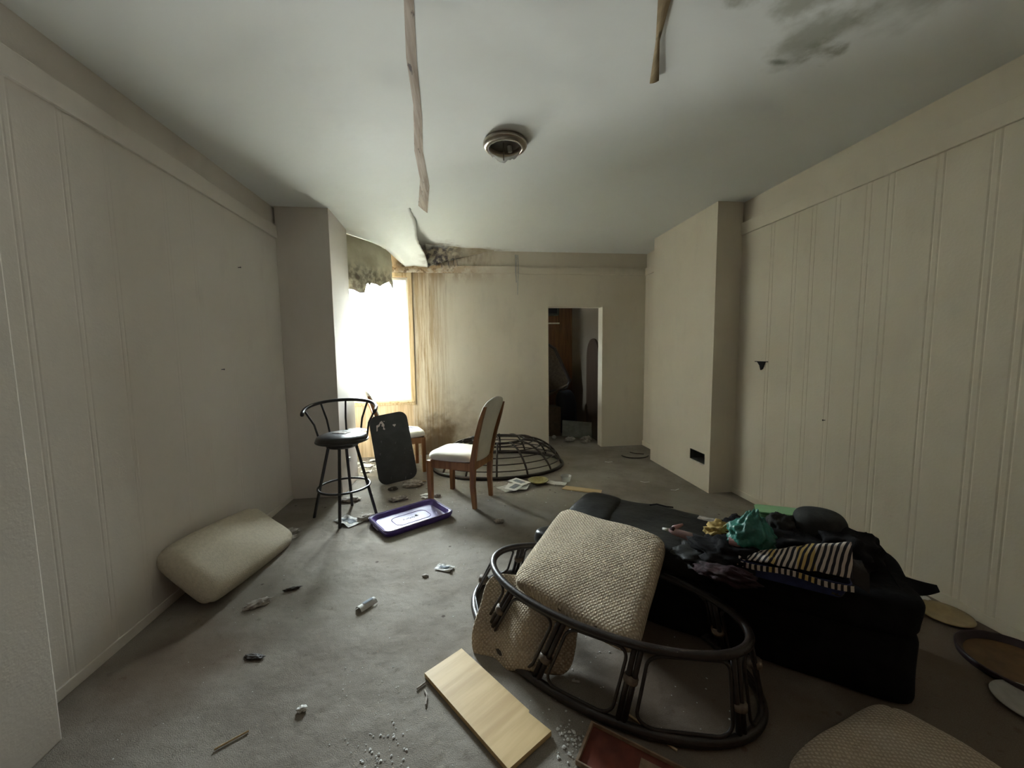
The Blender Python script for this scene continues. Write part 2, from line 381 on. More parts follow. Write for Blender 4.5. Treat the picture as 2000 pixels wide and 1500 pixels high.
def lathe(bm, prof, n=40, sx=1, sy=1, cap0=False, cap1=False):
    R = [[bm.verts.new((r*math.cos(2*math.pi*k/n)*sx, r*math.sin(2*math.pi*k/n)*sy, z)) for k in range(n)] for r, z in prof]
    for a, b in zip(R, R[1:]):
        for k in range(n): bm.faces.new((a[k], a[(k+1) % n], b[(k+1) % n], b[k]))
    if cap0: bm.faces.new(R[0][::-1])
    if cap1: bm.faces.new(R[-1])
    return bm
def rrect(a, b, r, n=8):
    out = []
    for cx, cy, s in ((a-r, b-r, 0), (-a+r, b-r, 1), (-a+r, -b+r, 2), (a-r, -b+r, 3)):
        for k in range(n+1):
            t = (s + k/n)*math.pi/2; out.append((cx+r*math.cos(t), cy+r*math.sin(t)))
    return out
def prism(bm, pts, z0, z1, mi=0):
    a = [bm.verts.new((x, y, z0)) for x, y in pts]; b = [bm.verts.new((x, y, z1)) for x, y in pts]; n = len(pts)
    f1 = bm.faces.new(a[::-1]); f2 = bm.faces.new(b)
    for k in range(n): bm.faces.new((a[k], a[(k+1) % n], b[(k+1) % n], b[k]))
    return bm
def nz(p, s, seed=0): return noise.noise(Vector((p[0]*s+seed, p[1]*s+seed*1.7, p[2]*s-seed)))
def pillow(bm, a, b, t, n=28, p=5, amp=.006, ns=9, seed=1, edge=.35, sharp=.42):
    """soft cushion: half sizes a, b, half thickness t"""
    def sq(u, v):
        # square to superellipse
        m = max(abs(u), abs(v))
        if m == 0: return 0, 0
        L = (abs(u)**p + abs(v)**p)**(1/p); return u*m/L, v*m/L
    G_ = {}
    for s in (1, -1):
        for i in range(n+1):
            for j in range(n+1):
                # cosine spacing keeps the rim dense
                u = math.sin((i/n-.5)*math.pi); v = math.sin((j/n-.5)*math.pi)
                bd = i in (0, n) or j in (0, n)
                if bd and (i, j, 0) in G_: G_[(i, j, s)] = G_[(i, j, 0)]; continue
                x, y = sq(u, v)
                h = t*((1-abs(u)**edge_p(edge))*(1-abs(v)**edge_p(edge)))**sharp if not bd else 0
                q = Vector((a*x, b*y, s*h)); d = amp*nz(q, ns, seed+s) if not bd else 0
                q.z += d; vv = bm.verts.new(q); G_[(i, j, s)] = vv
                if bd: G_[(i, j, 0)] = vv
    for s in (1, -1):
        for i in range(n):
            for j in range(n):
                f = [G_[(i, j, s)], G_[(i+1, j, s)], G_[(i+1, j+1, s)], G_[(i, j+1, s)]]
                if len(set(f)) == 4: bm.faces.new(f if s > 0 else f[::-1])
    return bm
def edge_p(e): return 2/e
def blob(bm, r, amp=.25, ns=3, seed=1, sub=4, flat=None):
    """crumpled lump with half sizes r; flattened below z = flat"""
    b2 = B(); bmesh.ops.create_icosphere(b2, subdivisions=sub, radius=1)
    for v in b2.verts:
        d = v.co.normalized(); k = 1 + amp*nz(d, ns, seed) + amp*.5*abs(nz(d, ns*2.7, seed+5)) + amp*.3*nz(d, ns*6, seed+9)
        v.co = Vector((d.x*r[0]*k, d.y*r[1]*k, d.z*r[2]*k))
        if flat is not None and v.co.z < flat: v.co.z = flat + (v.co.z-flat)*.05
    me = bpy.data.meshes.new('t'); b2.to_mesh(me); b2.free(); bm.from_mesh(me); bpy.data.meshes.remove(me); return bm
def sheet(bm, w, h, n=10, m=10, f=None, th=.0015, jag=0, seed=1):
    """thin sheet with a little thickness; f(u,v)->(x,y,z)"""
    f = f or (lambda u, v: (w*(u-.5), h*(v-.5), .004+.010*abs(nz((u*3, v*3, 0), 1, seed))))
    V = []
    for s in (0, 1):
        V.append([[bm.verts.new(Vector(f(i/n, j/m)) + Vector((0, 0, s*th))) for j in range(m+1)] for i in range(n+1)])
    for i in range(n):
        for j in range(m):
            bm.faces.new((V[1][i][j], V[1][i+1][j], V[1][i+1][j+1], V[1][i][j+1]))
            bm.faces.new((V[0][i][j], V[0][i][j+1], V[0][i+1][j+1], V[0][i+1][j]))
    for i in range(n):
        bm.faces.new((V[0][i][0], V[0][i+1][0], V[1][i+1][0], V[1][i][0])); bm.faces.new((V[0][i+1][m], V[0][i][m], V[1][i][m], V[1][i+1][m]))
    for j in range(m):
        bm.faces.new((V[0][0][j+1], V[0][0][j], V[1][0][j], V[1][0][j+1])); bm.faces.new((V[0][n][j], V[0][n][j+1], V[1][n][j+1], V[1][n][j]))
    return bm
def thick_surface(bm, f, n, m, th, nrm):
    """two-sided surface from f(u,v), thickness along nrm"""
    nrm = Vector(nrm)*th; V = [[[bm.verts.new(Vector(f(i/n, j/m))+nrm*s) for j in range(m+1)] for i in range(n+1)] for s in (0, 1)]
    for i in range(n):
        for j in range(m):
            bm.faces.new((V[0][i][j], V[0][i+1][j], V[0][i+1][j+1], V[0][i][j+1])); bm.faces.new((V[1][i][j], V[1][i][j+1], V[1][i+1][j+1], V[1][i+1][j]))
    for i in range(n):
        for j in (0, m): bm.faces.new((V[0][i][j], V[0][i+1][j], V[1][i+1][j], V[1][i][j]))
    for j in range(m):
        for i in (0, n): bm.faces.new((V[0][i][j], V[0][i][j+1], V[1][i][j+1], V[1][i][j]))
    bmesh.ops.recalc_face_normals(bm, faces=bm.faces); return bm
def S(name, bm, m, parent=None): return obj(name, bm, m, parent, kind='structure')

# ================================================================== THE SETTING
XL, XR, YF, ZC, YB = -1.65, 2.53, 5.14, 2.685, -.75
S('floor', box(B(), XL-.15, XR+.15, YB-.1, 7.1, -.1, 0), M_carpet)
S('ceiling', box(B(), XL-.17, XR+.17, YB-.1, 5.30, ZC, ZC+.1), M_ceil)
S('wall_back_absorber', box(B(), XL-.15, XR+.15, YB-.1, YB, 0, ZC), M_brownwood)  # unseen wall, placed close and dark to absorb bounced light

def panel_wall(name, xface, out, y0, y1, z0, z1, grooves, m, gw=.007, gd=.005):
    """wall facing -out; profile with vertical V grooves, extruded in z"""
    ys = [(y0, 0)]
    for g in sorted(grooves):
        ys += [(g-gw, 0), (g, gd), (g+gw, 0)]
    ys.append((y1, 0)); bm = B()
    pts = [(xface+out*d, y) for y, d in ys] + [(xface+out*.10, y1), (xface+out*.10, y0)]
    if out < 0: pts = pts[::-1]
    prism(bm, pts, z0, z1); bmesh.ops.recalc_face_normals(bm, faces=bm.faces); return S(name, bm, m)
gr = []
for y in (2.924, 2.70, 2.552, 2.375, 2.176, 2.05, 1.813, 1.597, 1.464, 1.25, 1.05, .83, .6): gr += [y-.016, y+.016]
panel_wall('wall_right', XR, 1, YB, 7.0, 0, 2.40, gr, M_wall, .007, .003)
S('wall_right_frieze', box(B(), XR+.012, XR+.1, YB, 5.30, 2.40, ZC), M_wall)
gl = []
for y in (1.70, 1.90, 2.10, 2.45, 2.66, 2.98, 3.22, 3.5): gl += [y-.012, y+.012]
panel_wall('wall_left', XL, -1, YB, 5.30, 0, 2.41, gl, M_wall_pinkish, .006, .0012)
S('wall_left_frieze', box(B(), XL-.12, XL-.02, YB, 5.30, 2.41, ZC), M_wall_pinkish)
# a nearer boxed-out stretch of the left wall
S('wall_left_near', box(B(), XL+.001, -1.472, YB, 1.458, 0, ZC, bev=.006), M_wall_pinkish)
S('trim_1', box(B(), XL-.015, XL+.018, 1.459, 3.749, 2.405, 2.512, bev=.004), M_wall_pinkish)
S('trim_2', box(B(), XR-.018, XR+.02, YB, 3.275, 2.392, 2.500, bev=.004), M_wall)
S('trim_3', box(B(), XR-.018, XR+.02, 4.431, YF-.001, 2.392, 2.487, bev=.004), M_wall)
S('baseboard_left', box(B(), XL, XL+.010, 1.459, 3.749, 0, .05, bev=.003), M_wall_pinkish)
S('baseboard_right', box(B(), XR-.012, XR, YB, 3.275, 0, .055, bev=.003), M_wall)
S('baseboard_right_far', box(B(), XR-.012, XR, 4.431, YF-.001, 0, .07, bev=.003), M_wall)
# boxed columns
S('wall_left_column', box(B(), XL+.001, -1.19, 3.75, 4.292, 0, ZC, bev=.004), M_wall_pinkish)
# right chimney with a rectangular vent hole in its side (X = 2.28)
bm = B(); y0, y1 = 3.2765, 4.4307; hy0, hy1, hz0, hz1 = 3.352, 3.597, .255, .360; xf = 2.2815; th = .03
for a in ((y0, hy0, 0, ZC), (hy1, y1, 0, ZC), (hy0, hy1, 0, hz0), (hy0, hy1, hz1, ZC)): box(bm, xf, xf+th, *a)
box(bm, xf+th, XR-.001, y0, y0+.03, 0, ZC); box(bm, xf+th, XR-.001, y1-.03, y1, 0, ZC)
bmesh.ops.remove_doubles(bm, verts=bm.verts, dist=1e-5)
S('wall_right_chimney', bm, M_wall)
# duct inside the hole
t = thing('wall_vent', 'open rectangular duct hole low in the cream chimney breast', 'vent', (xf, 3.475, .307))
bm = B(); lx = .14
box(bm, .005, lx, -.122, -.117, -.052, .052); box(bm, .005, lx, .117, .122, -.052, .052); box(bm, .005, lx, -.117, .117, .047, .052); box(bm, .005, lx, -.117, .117, -.052, -.047); box(bm, lx, lx+.005, -.122, .122, -.052, .052)
obj('duct', bm, M_duct, t)
bm = B()
for k in range(7):
    yy = -.10+k*.03; obox(bm, Vector((-.001, yy, -.058-.004*math.sin(k*2.1))), .004, .016+.004*math.sin(k), .010, Matrix.Rotation(.3*math.sin(k*3), 3, 'X'))
obj('torn_edge', bm, M_paper, t)

# far wall with window and door openings
WX0, WX1, WZ0, WZ1 = -1.53, -.70, .735, 2.335
DX0, DX1, DZ = 1.145, 1.905, 1.962
bm = B(); Y0, Y1 = YF, YF+.15
box(bm, XL-.02, WX0, Y0, Y1, 0, ZC); box(bm, WX0, WX1, Y0, Y1, 0, WZ0); box(bm, WX0, WX1, Y0, Y1, WZ1, ZC)
for a, b in ((WX1, -.3195), (-.3125, -.2605), (-.2535, .1225), (.1295, .5395), (.5465, .7135), (.7205, DX0)): box(bm, a, b, Y0, Y1, 0, ZC)
for a, b in ((-.3195, -.3125), (-.2605, -.2535), (.1225, .1295), (.5395, .5465), (.7135, .7205)): box(bm, a, b, Y0+.003, Y1, 0, ZC)
box(bm, DX1, XR+.02, Y0, Y1, 0, ZC); box(bm, DX0, DX1, Y0, Y1, DZ, ZC)
bmesh.ops.remove_doubles(bm, verts=bm.verts, dist=1e-5)
S('wall_far', bm, M_far)
S('trim_4', box(B(), -1.649, XR-.02, YF-.024, YF-.0005, 2.392, 2.487, bev=.003), M_farboard)
# door casing: thin rounded edge
bm = B(); box(bm, DX1, DX1+.022, YF-.012, YF, 0, DZ+.022, bev=.004); box(bm, DX0-.012, DX0, YF-.012, YF, 0, DZ+.012, bev=.003); box(bm, DX0, DX1, YF-.012, YF, DZ, DZ+.02, bev=.004)
S('trim_5', bm, M_wall)
# window casing
bm = B()
box(bm, WX1-.002, WX1+.055, YF-.020, YF, WZ0-.055, WZ1+.06, bev=.005)
box(bm, WX0-.055, WX0+.002, YF-.020, YF, WZ0-.055, WZ1+.06, bev=.005)
box(bm, WX0, WX1, YF-.018, YF, WZ1, WZ1+.055, bev=.004); box(bm, WX0, WX1, YF-.018, YF, WZ0-.05, WZ0-.022, bev=.004)
box(bm, WX0-.06, WX1+.035, YF-.035, YF+.02, WZ0-.022, WZ0, bev=.004)
S('trim_6', bm, M_casing)
# window_1: double-hung sashes
win = S('window_1', (lambda b: (box(b, WX0, WX0+.03, YF+.03, YF+.14, WZ0, WZ1), box(b, WX1-.03, WX1, YF+.03, YF+.14, WZ0, WZ1), box(b, WX0+.03, WX1-.03, YF+.03, YF+.14, WZ0, WZ0+.03), box(b, WX0+.03, WX1-.03, YF+.03, YF+.14, WZ1-.03, WZ1), b)[-1])(B()), M_whitewood)
def sash(z0, z1, y):
    b = B(); x0, x1 = WX0+.031, WX1-.031; q = .035
    box(b, x0, x0+q, y, y+.03, z0, z1); box(b, x1-q, x1, y, y+.03, z0, z1); box(b, x0+q, x1-q, y, y+.03, z0, z0+q+.01); box(b, x0+q, x1-q, y, y+.03, z1-q, z1)
    s = S('sash', b, M_whitewood, win)
    S('pane', box(B(), x0+q, x1-q, y+.012, y+.016, z0+q+.01, z1-q), M_glass, s)
sash(WZ0+.031, 1.54, YF+.075); sash(1.505, WZ1-.031, YF+.108)
# blind
t = thing('window_blind', 'white slatted blind hanging in the bright window, bottom rail raised', 'window blind', ((WX0+WX1)/2, YF+.035, 2.31))
hw = (WX1-WX0)/2-.034
obj('headrail', box(B(), -hw, hw, -.014, .014, -.012, .014, bev=.002), M_whitewood, t)
bm = B(); zb = -1.285; k = 0; z = -.035
while z > zb+.015:
    tilt = .48 + .10*math.sin(k*.9); dz = .004*math.sin(k*1.7) if k % 7 == 0 else 0
    obox(bm, Vector((0, 0, z+dz)), hw*2, .024, .0012, Matrix.Rotation(tilt, 3, 'X') @ Matrix.Rotation(.004*math.sin(k*2.3), 3, 'Y')); z -= .0225 if z > -1.15 else .012; k += 1
obj('slats', bm, M_slat, t)
obj('bottom_rail', box(B(), -hw, hw, -.012, .012, zb-.008, zb+.006, bev=.002), M_whitewood, t)
bm = B()
for x in (-.26, .02, .28): tube(bm, [(x, -.014, 0), (x, -.014, zb)], .0012, 5)
obj('cord', bm, M_whitewood, t)
obj('tilt_wand', tube(B(), [(hw-.05, -.018, -.02), (hw-.045, -.02, -.6)], .003, 6), M_whitewood, t)

# inner room beyond the doorway
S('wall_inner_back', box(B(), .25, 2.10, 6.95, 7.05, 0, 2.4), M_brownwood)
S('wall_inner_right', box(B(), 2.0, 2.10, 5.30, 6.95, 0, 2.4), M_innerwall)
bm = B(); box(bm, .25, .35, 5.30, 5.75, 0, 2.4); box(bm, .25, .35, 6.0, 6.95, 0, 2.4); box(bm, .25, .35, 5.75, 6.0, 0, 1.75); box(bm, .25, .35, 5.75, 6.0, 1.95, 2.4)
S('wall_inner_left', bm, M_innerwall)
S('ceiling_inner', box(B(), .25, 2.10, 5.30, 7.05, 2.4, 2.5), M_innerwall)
b = B(); box(b, .27, .33, 5.75, 6.0, 1.75, 1.77); box(b, .27, .33, 5.75, 6.0, 1.93, 1.95); box(b, .27, .33, 5.75, 5.77, 1.77, 1.93); box(b, .27, .33, 5.98, 6.0, 1.77, 1.93)
w2 = S('window_2', b, M_whitewood); S('pane', box(B(), .298, .302, 5.77, 5.98, 1.77, 1.93), M_glass, w2)

# ================================================================== TORN CEILING
t = thing('torn_ceiling_sheet', 'sagging white ceiling sheet torn open above the window', 'ceiling panel')
def droop(y): s = max(0, (y-3.62)/1.45); return .205*s**1.8
bend = [(-1.30, 4.33), (-1.19, 4.47), (-1.10, 4.58), (-1.02, 4.68), (-.955, 4.80), (-.915, 4.93), (-.885, 5.08)]
def fsheet(u, v):
    y = 3.62 + v*1.475
    xl = -1.30
    for (xa, ya), (xb, yb) in zip(bend, bend[1:]):
        if ya <= y <= yb: xl = xa+(xb-xa)*(y-ya)/(yb-ya)
    if y > bend[-1][1]: xl = bend[-1][0]
    xr = -.452 + .035*math.sin(v*9)*v - .02*abs(nz((0, v*14, 0), 1, 3)) + (.0 if v < .85 else -.0)
    x = xl + (xr-xl)*u
    k = .35 + .65*min(1, u*2.6)
    z = ZC-.0005 + .004*max(0, 1-v*12) + .004*max(0, 1-u*12)*(v < .45) - droop(y)*k - .014*v*abs(math.sin(u*5))*min(1,v*2) - .03*v*max(0, (u-.9)*8)**2*.3
    return (x, y, z)
o = obj('drooping_panel', thick_surface(B(), fsheet, 26, 30, .002, (0, 0, 1)), M_ceil, t, smooth=True)
# curled flap that hangs from the bend line
def bl(u):
    k = min(len(bend)-2, int(u*(len(bend)-1))); f_ = u*(len(bend)-1)-k
    return tuple(bend[k][i]*(1-f_)+bend[k+1][i]*f_ for i in (0, 1))
def fflap(u, v):
    x, y = bl(u); zt = ZC-.006-droop(y)*.35
    bot = 2.10 + .02*u + .014*math.sin(u*17) + .02*nz((u*9, 0, 0), 1, 4)
    if u < .36: bot -= .045
    if .36 < u < .44: bot += .07*(1-abs(u-.40)/.04)
    if u > .44: bot += .055
    if u > .86: bot -= .07*((u-.86)/.14)
    if u > .5: bot += .07*(u-.5)*2
    z = zt + (bot-zt)*v
    off = .02*math.sin(v*3.1) + .022*v*nz((u*6, v*6, 0), 1, 8) + .03*(1-(1-v)**2)*.5
    return (x+off*.5+.01*math.sin(v*9+u*6)*v, y-off, z)
obj('curled_flap', thick_surface(B(), fflap, 44, 26, .003, (-.6, .8, 0)), M_flap, t, smooth=True)
# mouldy sagging edge right of the tear
t = thing('mouldy_ceiling_edge', 'black-moulded ceiling edge sagging over the stained top board', 'ceiling panel')
def fm(u, v):
    x = -.44 + .86*u; y0 = 4.84 + .22*u**.7 + .02*math.sin(u*14); y = y0 + (5.113-y0)*v; fall = (1-u)**1.2
    z = ZC+.002 - (.215*fall+.008)*v**1.3 - .012*v*abs(nz((u*12, v*4, 0), 1, 2))
    return (x, y, z)
obj('paper_edge', thick_surface(B(), fm, 40, 12, .003, (0, 0, 1)), M_mould2, t, smooth=True)
bm = B()
for k in range(9):
    x = -.36+.035*k+.02*math.sin(k*4); L = .05+.04*abs(math.sin(k*2.3)); tube(bm, [(x, 5.10, 2.53+.006*k), (x+.01*math.sin(k), 5.095, 2.53-L*.5), (x+.014, 5.105, 2.53-L)], [.010, .008, .002], 6, flat=.4)
obj('shreds', bm, M_mould, t)
# dangling strip
t = thing('dangling_paper_strip', 'thin cream paper strip dangling from the ceiling before the far wall', 'paper strip', (.705, 5.10, 2.655))
bm = B()
def fs(u, v): return ((u-.5)*.026*(1-.5*v)+.004*math.sin(v*8), .003*math.sin(v*6), -.02-.36*v)
thick_surface(bm, fs, 3, 16, .002, (0, 1, 0)); obj('strip', bm, M_paper2, t)
bm = B()
def fs(u, v): return (.026+(u-.5)*.014*(1-.5*v)+.006*math.sin(v*5), .006+.004*math.sin(v*6), -.02-.52*v)
thick_surface(bm, fs, 3, 16, .002, (0, 1, 0)); obj('strip', bm, M_paper2, t)
# bare joint strips in the ceiling
def joint(name, left, right, m, label, sag=None):
    bm = B(); n = len(left)
    def f(u, v):
        k = min(n-2, int(v*(n-1))); q = v*(n-1)-k
        L = [left[k][i]*(1-q)+left[k+1][i]*q for i in (0, 1)]; R_ = [right[k][i]*(1-q)+right[k+1][i]*q for i in (0, 1)]
        z = ZC-.003 - (sag(v) if sag else 0) - .004*math.sin(u*3.14)
        return (L[0]*(1-u)+R_[0]*u, L[1]*(1-u)+R_[1]*u, z)
    thick_surface(bm, f, 5, 60, .002, (0, 0, 1)); return tag(obj(name, bm, m), label, 'ceiling strip')
joint('exposed_ceiling_joint', [(-.19, .6), (-.192, 1.576), (-.225, 1.86), (-.236, 2.19), (-.29, 2.66), (-.30, 3.08), (-.375, 3.62)], [(-.14, .6), (-.155, 1.573), (-.18, 1.87), (-.20, 2.28), (-.235, 2.66), (-.24, 3.2), (-.312, 3.80)], M_tape,
      'long pinkish-brown bare joint strip running to the ceiling tear')
joint('exposed_ceiling_joint', [(.60, .6), (.752, 1.47), (.835, 1.645), (.93, 1.885)], [(.66, .6), (.80, 1.467), (.85, 1.64), (.965, 1.86)], M_tape2, 'short brown peeling joint strip at the top right of the ceiling',
      sag=lambda v: .012*v)
# ceiling lamp
t = thing('ceiling_light', 'round metal flush ceiling light with its glass bowl broken', 'ceiling light', (.285, 2.50, ZC))
lathe_bm = lathe(B(), [(.005, -.004), (.128, -.004), (.137, -.012), (.137, -.028), (.128, -.040), (.112, -.046), (.104, -.042), (.100, -.030), (.100, -.012)], 48)
obj('pan', lathe_bm, M_steel, t, smooth=True)
obj('pan_interior', lathe(B(), [(.001, -.0135), (.099, -.0135), (.099, -.012), (.001, -.011)], 40, cap0=True), M_darksteel, t)
bm = B(); n = 64; R_ = []
for k in range(n):
    a = 2*math.pi*k/n
    # jagged remains: deep only towards the window and one long shard
    dd = .008+.005*nz((math.cos(a)*3, math.sin(a)*3, 0), 2, 3)
    for ac, wd, hh in ((1.72, .50, .105), (2.55, .30, .035), (2.95, .16, .028), (.75, .42, .034), (1.15, .14, .03)): dd += hh*max(0, 1-abs(a-ac)/wd)**.8
    R_.append((a, max(.008, dd)))
vs = []
for s in range(7):
    row = []
    for a, dd in R_:
        q = s/6*dd; r = .103*math.cos(min(1.45, q/.085)); z = -.040-.075*math.sin(min(1.5, q/.085))
        row.append(bm.verts.new((r*math.cos(a), r*math.sin(a), z)))
    vs.append(row)
for s in range(6):
    for k in range(n): bm.faces.new((vs[s][k], vs[s][(k+1) % n], vs[s+1][(k+1) % n], vs[s+1][k]))
bmesh.ops.solidify(bm, geom=bm.faces[:], thickness=.003)
obj('broken_glass_bowl', bm, M_glassw, t, smooth=True)
bm = tube(B(), [(-.01, -.01, -.014), (-.01, -.01, -.118)], .0035, 8); obj('centre_rod', bm, M_darksteel, t)
bm = B(); tube(bm, [(.03, .02, -.014), (.035, .025, -.05)], .014, 12); obj('lamp_holder', bm, M_whiteplate, t)

# ================================================================== CHAIRS
def make_chair(label, loc, rz):
    t = thing('dining_chair', label, 'chair', loc, rz)
    # local: +Y is the front
    def leg(pts, r):
        bm = B(); n = len(pts); R4 = []
        for (x, y, z, w_, d_) in pts: R4.append([bm.verts.new((x+sx*w_/2, y+sy*d_/2, z)) for sx, sy in ((-1, -1), (1, -1), (1, 1), (-1, 1))])
        for a, b in zip(R4, R4[1:]):
            for k in range(4): bm.faces.new((a[k], a[(k+1) % 4], b[(k+1) % 4], b[k]))
        bm.faces.new(R4[0][::-1]); bm.faces.new(R4[-1]); return bm
    for s in (-1, 1):
        obj('leg', leg([(s*.190, .198, 0, .036, .036), (s*.190, .198, .40, .042, .045)], 0), M_oak, t)
        obj('leg', leg([(s*.165, -.240, 0, .028, .036), (s*.170, -.226, .20, .032, .044), (s*.172, -.236, .42, .034, .05)], 0), M_oak, t)
        obj('back_post', leg([(s*.172, -.236, .42, .034, .05), (s*.190, -.280, .62, .028, .040), (s*.200, -.335, .80, .024, .034), (s*.188, -.372, .91, .016, .024)], 0), M_oak, t)
    bm = B(); box(bm, -.175, .175, .19, .214, .335, .40); box(bm, -.160, .160, -.250, -.225, .345, .415)
    for s in (-1, 1):
        q = [(s*.182, -.215), (s*.198, .19), (s*.176, .19), (s*.160, -.215)]; prism(bm, q if s < 0 else q[::-1], .335, .405)
    bmesh.ops.recalc_face_normals(bm, faces=bm.faces)
    obj('seat_frame', bm, M_oak, t)
    # padded seat
    bm = pillow(B(), .215, .240, .058, 24, 5, .003, 6, 3, .28, .36)
    for v in bm.verts:
        v.co.z = v.co.z*1.0 if v.co.z > 0 else v.co.z*.35
        v.co.x *= 1-.10*(-(v.co.y)/.215 if v.co.y < 0 else 0)
    bm.transform(Matrix.Translation((0, -.004, .425)))
    obj('seat', bm, M_white_fab, t, smooth=True)
    # padded backrest, tall, wider towards the top, crowned
    bm = B()
    def fb(u, v, front):
        z = .40 + .55*v; wv = .150+.05*min(1, v*1.25) - (.0 if v < .86 else .16*((v-.86)/.14)**2*.28)
        x = (u-.5)*2*wv; ybase = -.240 - .045*v - .105*v*v
        crown = .030*(1-(2*u-1)**2)*(v if v > .5 else 0)*min(1, max(0, (v-.8)/.2))
        e = (1-abs(2*u-1)**6)*(1-abs(2*v-1)**10); e = max(0, e)**.5
        y = ybase + (front*(.024*e)) + .012*(abs(2*u-1)**2)
        return Vector((x, y, z+crown))
    nu, nv = 16, 26; V = {}
    for s in (1, -1):
        for i in range(nu+1):
            for j in range(nv+1):
                bd = i in (0, nu) or j in (0, nv)
                if bd and s == -1: V[(i, j, s)] = V[(i, j, 1)]; continue
                u = .5+.5*math.sin((i/nu-.5)*math.pi); v = .5+.5*math.sin((j/nv-.5)*math.pi)
                V[(i, j, s)] = bm.verts.new(fb(u, v, s))
    for s in (1, -1):
        for i in range(nu):
            for j in range(nv):
                f = [V[(i, j, s)], V[(i+1, j, s)], V[(i+1, j+1, s)], V[(i, j+1, s)]]; bm.faces.new(f if s < 0 else f[::-1])
    bmesh.ops.recalc_face_normals(bm, faces=bm.faces)
    obj('backrest', bm, M_white_fab, t, smooth=True)
    return t
ch1 = make_chair('oak chair with cream padded seat facing the window, beside the rattan bowl', (-.065, 3.525, 0), math.radians(60.7))
ch2 = make_chair('oak chair with cream padded seat under the window, behind the black board', (-.735, 4.52, 0), math.radians(-71))
# curved blue thing on the far chair
bm = tube(B(), [(-.015+.09*math.cos(a), .045*math.sin(a), .004) for a in [math.pi*(.05+.9*k/12) for k in range(13)]], [.004+.006*math.sin(math.pi*k/12) for k in range(13)], 8, flat=.5)
tag(obj('plastic_hook', bm, M_purple, loc=(-.62, 4.52, .487), rot=(0, 0, -.3)), 'curved dark blue plastic hook lying on the far chair seat', 'hook')

# ================================================================== BAR STOOL
t = thing('bar_stool', 'black metal swivel bar stool with curved spindle back', 'stool', (-1.025, 3.285, 0))
feet = [(-.258, .003), (.020, -.233), (-.012, .224), (.250, -.004)]
for fx, fy in feet:
    L = math.hypot(fx, fy); k = .108/L
    obj('leg', tube(B(), [(fx*k, fy*k, .62), (fx, fy, 0)], .0125, 10), M_blackmetal, t)
pts = [(.203*math.cos(a), .203*math.sin(a), .262) for a in [2*math.pi*k/48 for k in range(48)]]
obj('foot_ring', tube(B(), pts, .0095, 8, closed=True), M_blackmetal, t, smooth=True)
bm = B(); lathe(bm, [(.001, .60), (.11, .60), (.125, .61), (.125, .625), (.06, .63), (.06, .645), (.001, .645)], 32); obj('swivel_plate', bm, M_blackmetal, t)
obj('seat', lathe(B(), [(.001, .655), (.17, .650), (.192, .652), (.200, .660), (.202, .672), (.192, .692), (.16, .706), (.09, .714), (.001, .716)], 48), M_vinyl, t, smooth=True)
obj('seat_rim', tube(B(), [(.200*math.cos(a), .200*math.sin(a), .655) for a in [2*math.pi*k/48 for k in range(48)]], .008, 8, closed=True), M_blackmetal, t, smooth=True)
# back: arc behind the sitter (towards the window side), spindles
def arc(a): # a in -1..1 along the rail
    th = math.radians(96) + a*math.radians(-108)
    r = .255 + .03*abs(a)
    return Vector((r*math.cos(th), r*math.sin(th)*.92, .965 - .075*abs(a)**2.2))
rail = [arc(-1+2*k/30) for k in range(31)]
obj('back_rail', tube(B(), rail, .0145, 10), M_blackmetal, t, smooth=True)
for a in (-.82, -.42, 0, .42, .82):
    p1 = arc(a); th = math.radians(96)+a*math.radians(-92); p0 = Vector((.195*math.cos(th), .195*math.sin(th), .66)); mid = (p0+p1)/2+Vector((math.cos(th), math.sin(th), 0))*-.022
    obj('spindle', tube(B(), [p0, p0*.6+mid*.4+Vector((0, 0, 0)), mid, mid*.4+p1*.6, p1], .0085, 8), M_blackmetal, t, smooth=True)
bm = sheet(B(), .13, .07, 8, 6, seed=3); tag(obj('crumpled_receipt', bm, M_tissue, loc=(-1.03, 3.29, .712), rot=(0, 0, -.4)), 'crumpled brownish receipt on the bar stool seat', 'paper')
bm = B(); blob(bm, (.085, .065, .014), .5, 2.4, 4, 4, -.004); tag(obj('plastic_wrapper', bm, M_clear, loc=(-.93, 3.36, .716), smooth=True), 'clear plastic wrapper on the right of the bar stool seat', 'wrapper')

# ================================================================== LEANING BLACK BOARD
t = thing('black_board', 'scuffed black rounded board leaning against the far chair', 'board', (-.700, 4.035, 0))
Rb = Matrix.Rotation(math.radians(-14), 4, 'X') @ Matrix.Rotation(math.radians(7), 4, 'Z') @ Matrix.Rotation(math.radians(-8.5), 4, 'Y')
Rb = Matrix.Rotation(math.radians(5), 4, 'Z') @ Matrix.Rotation(math.radians(-15), 4, 'X') @ Matrix.Rotation(math.radians(-9), 4, 'Y')
def bl_(bm): bm.transform(Rb @ Matrix.Translation((-.005, 0, .385)) @ Matrix.Rotation(math.pi/2, 4, 'X')); return bm
bm = B(); prism(bm, rrect(.197, .365, .085, 10), -.010, .010)
bmesh.ops.bevel(bm, geom=[e for e in bm.edges if abs(e.verts[0].co.z-e.verts[1].co.z) < 1e-6], offset=.004, segments=2, affect='EDGES')
obj('board_panel', bl_(bm), M_blackboard, t)
bm = B()
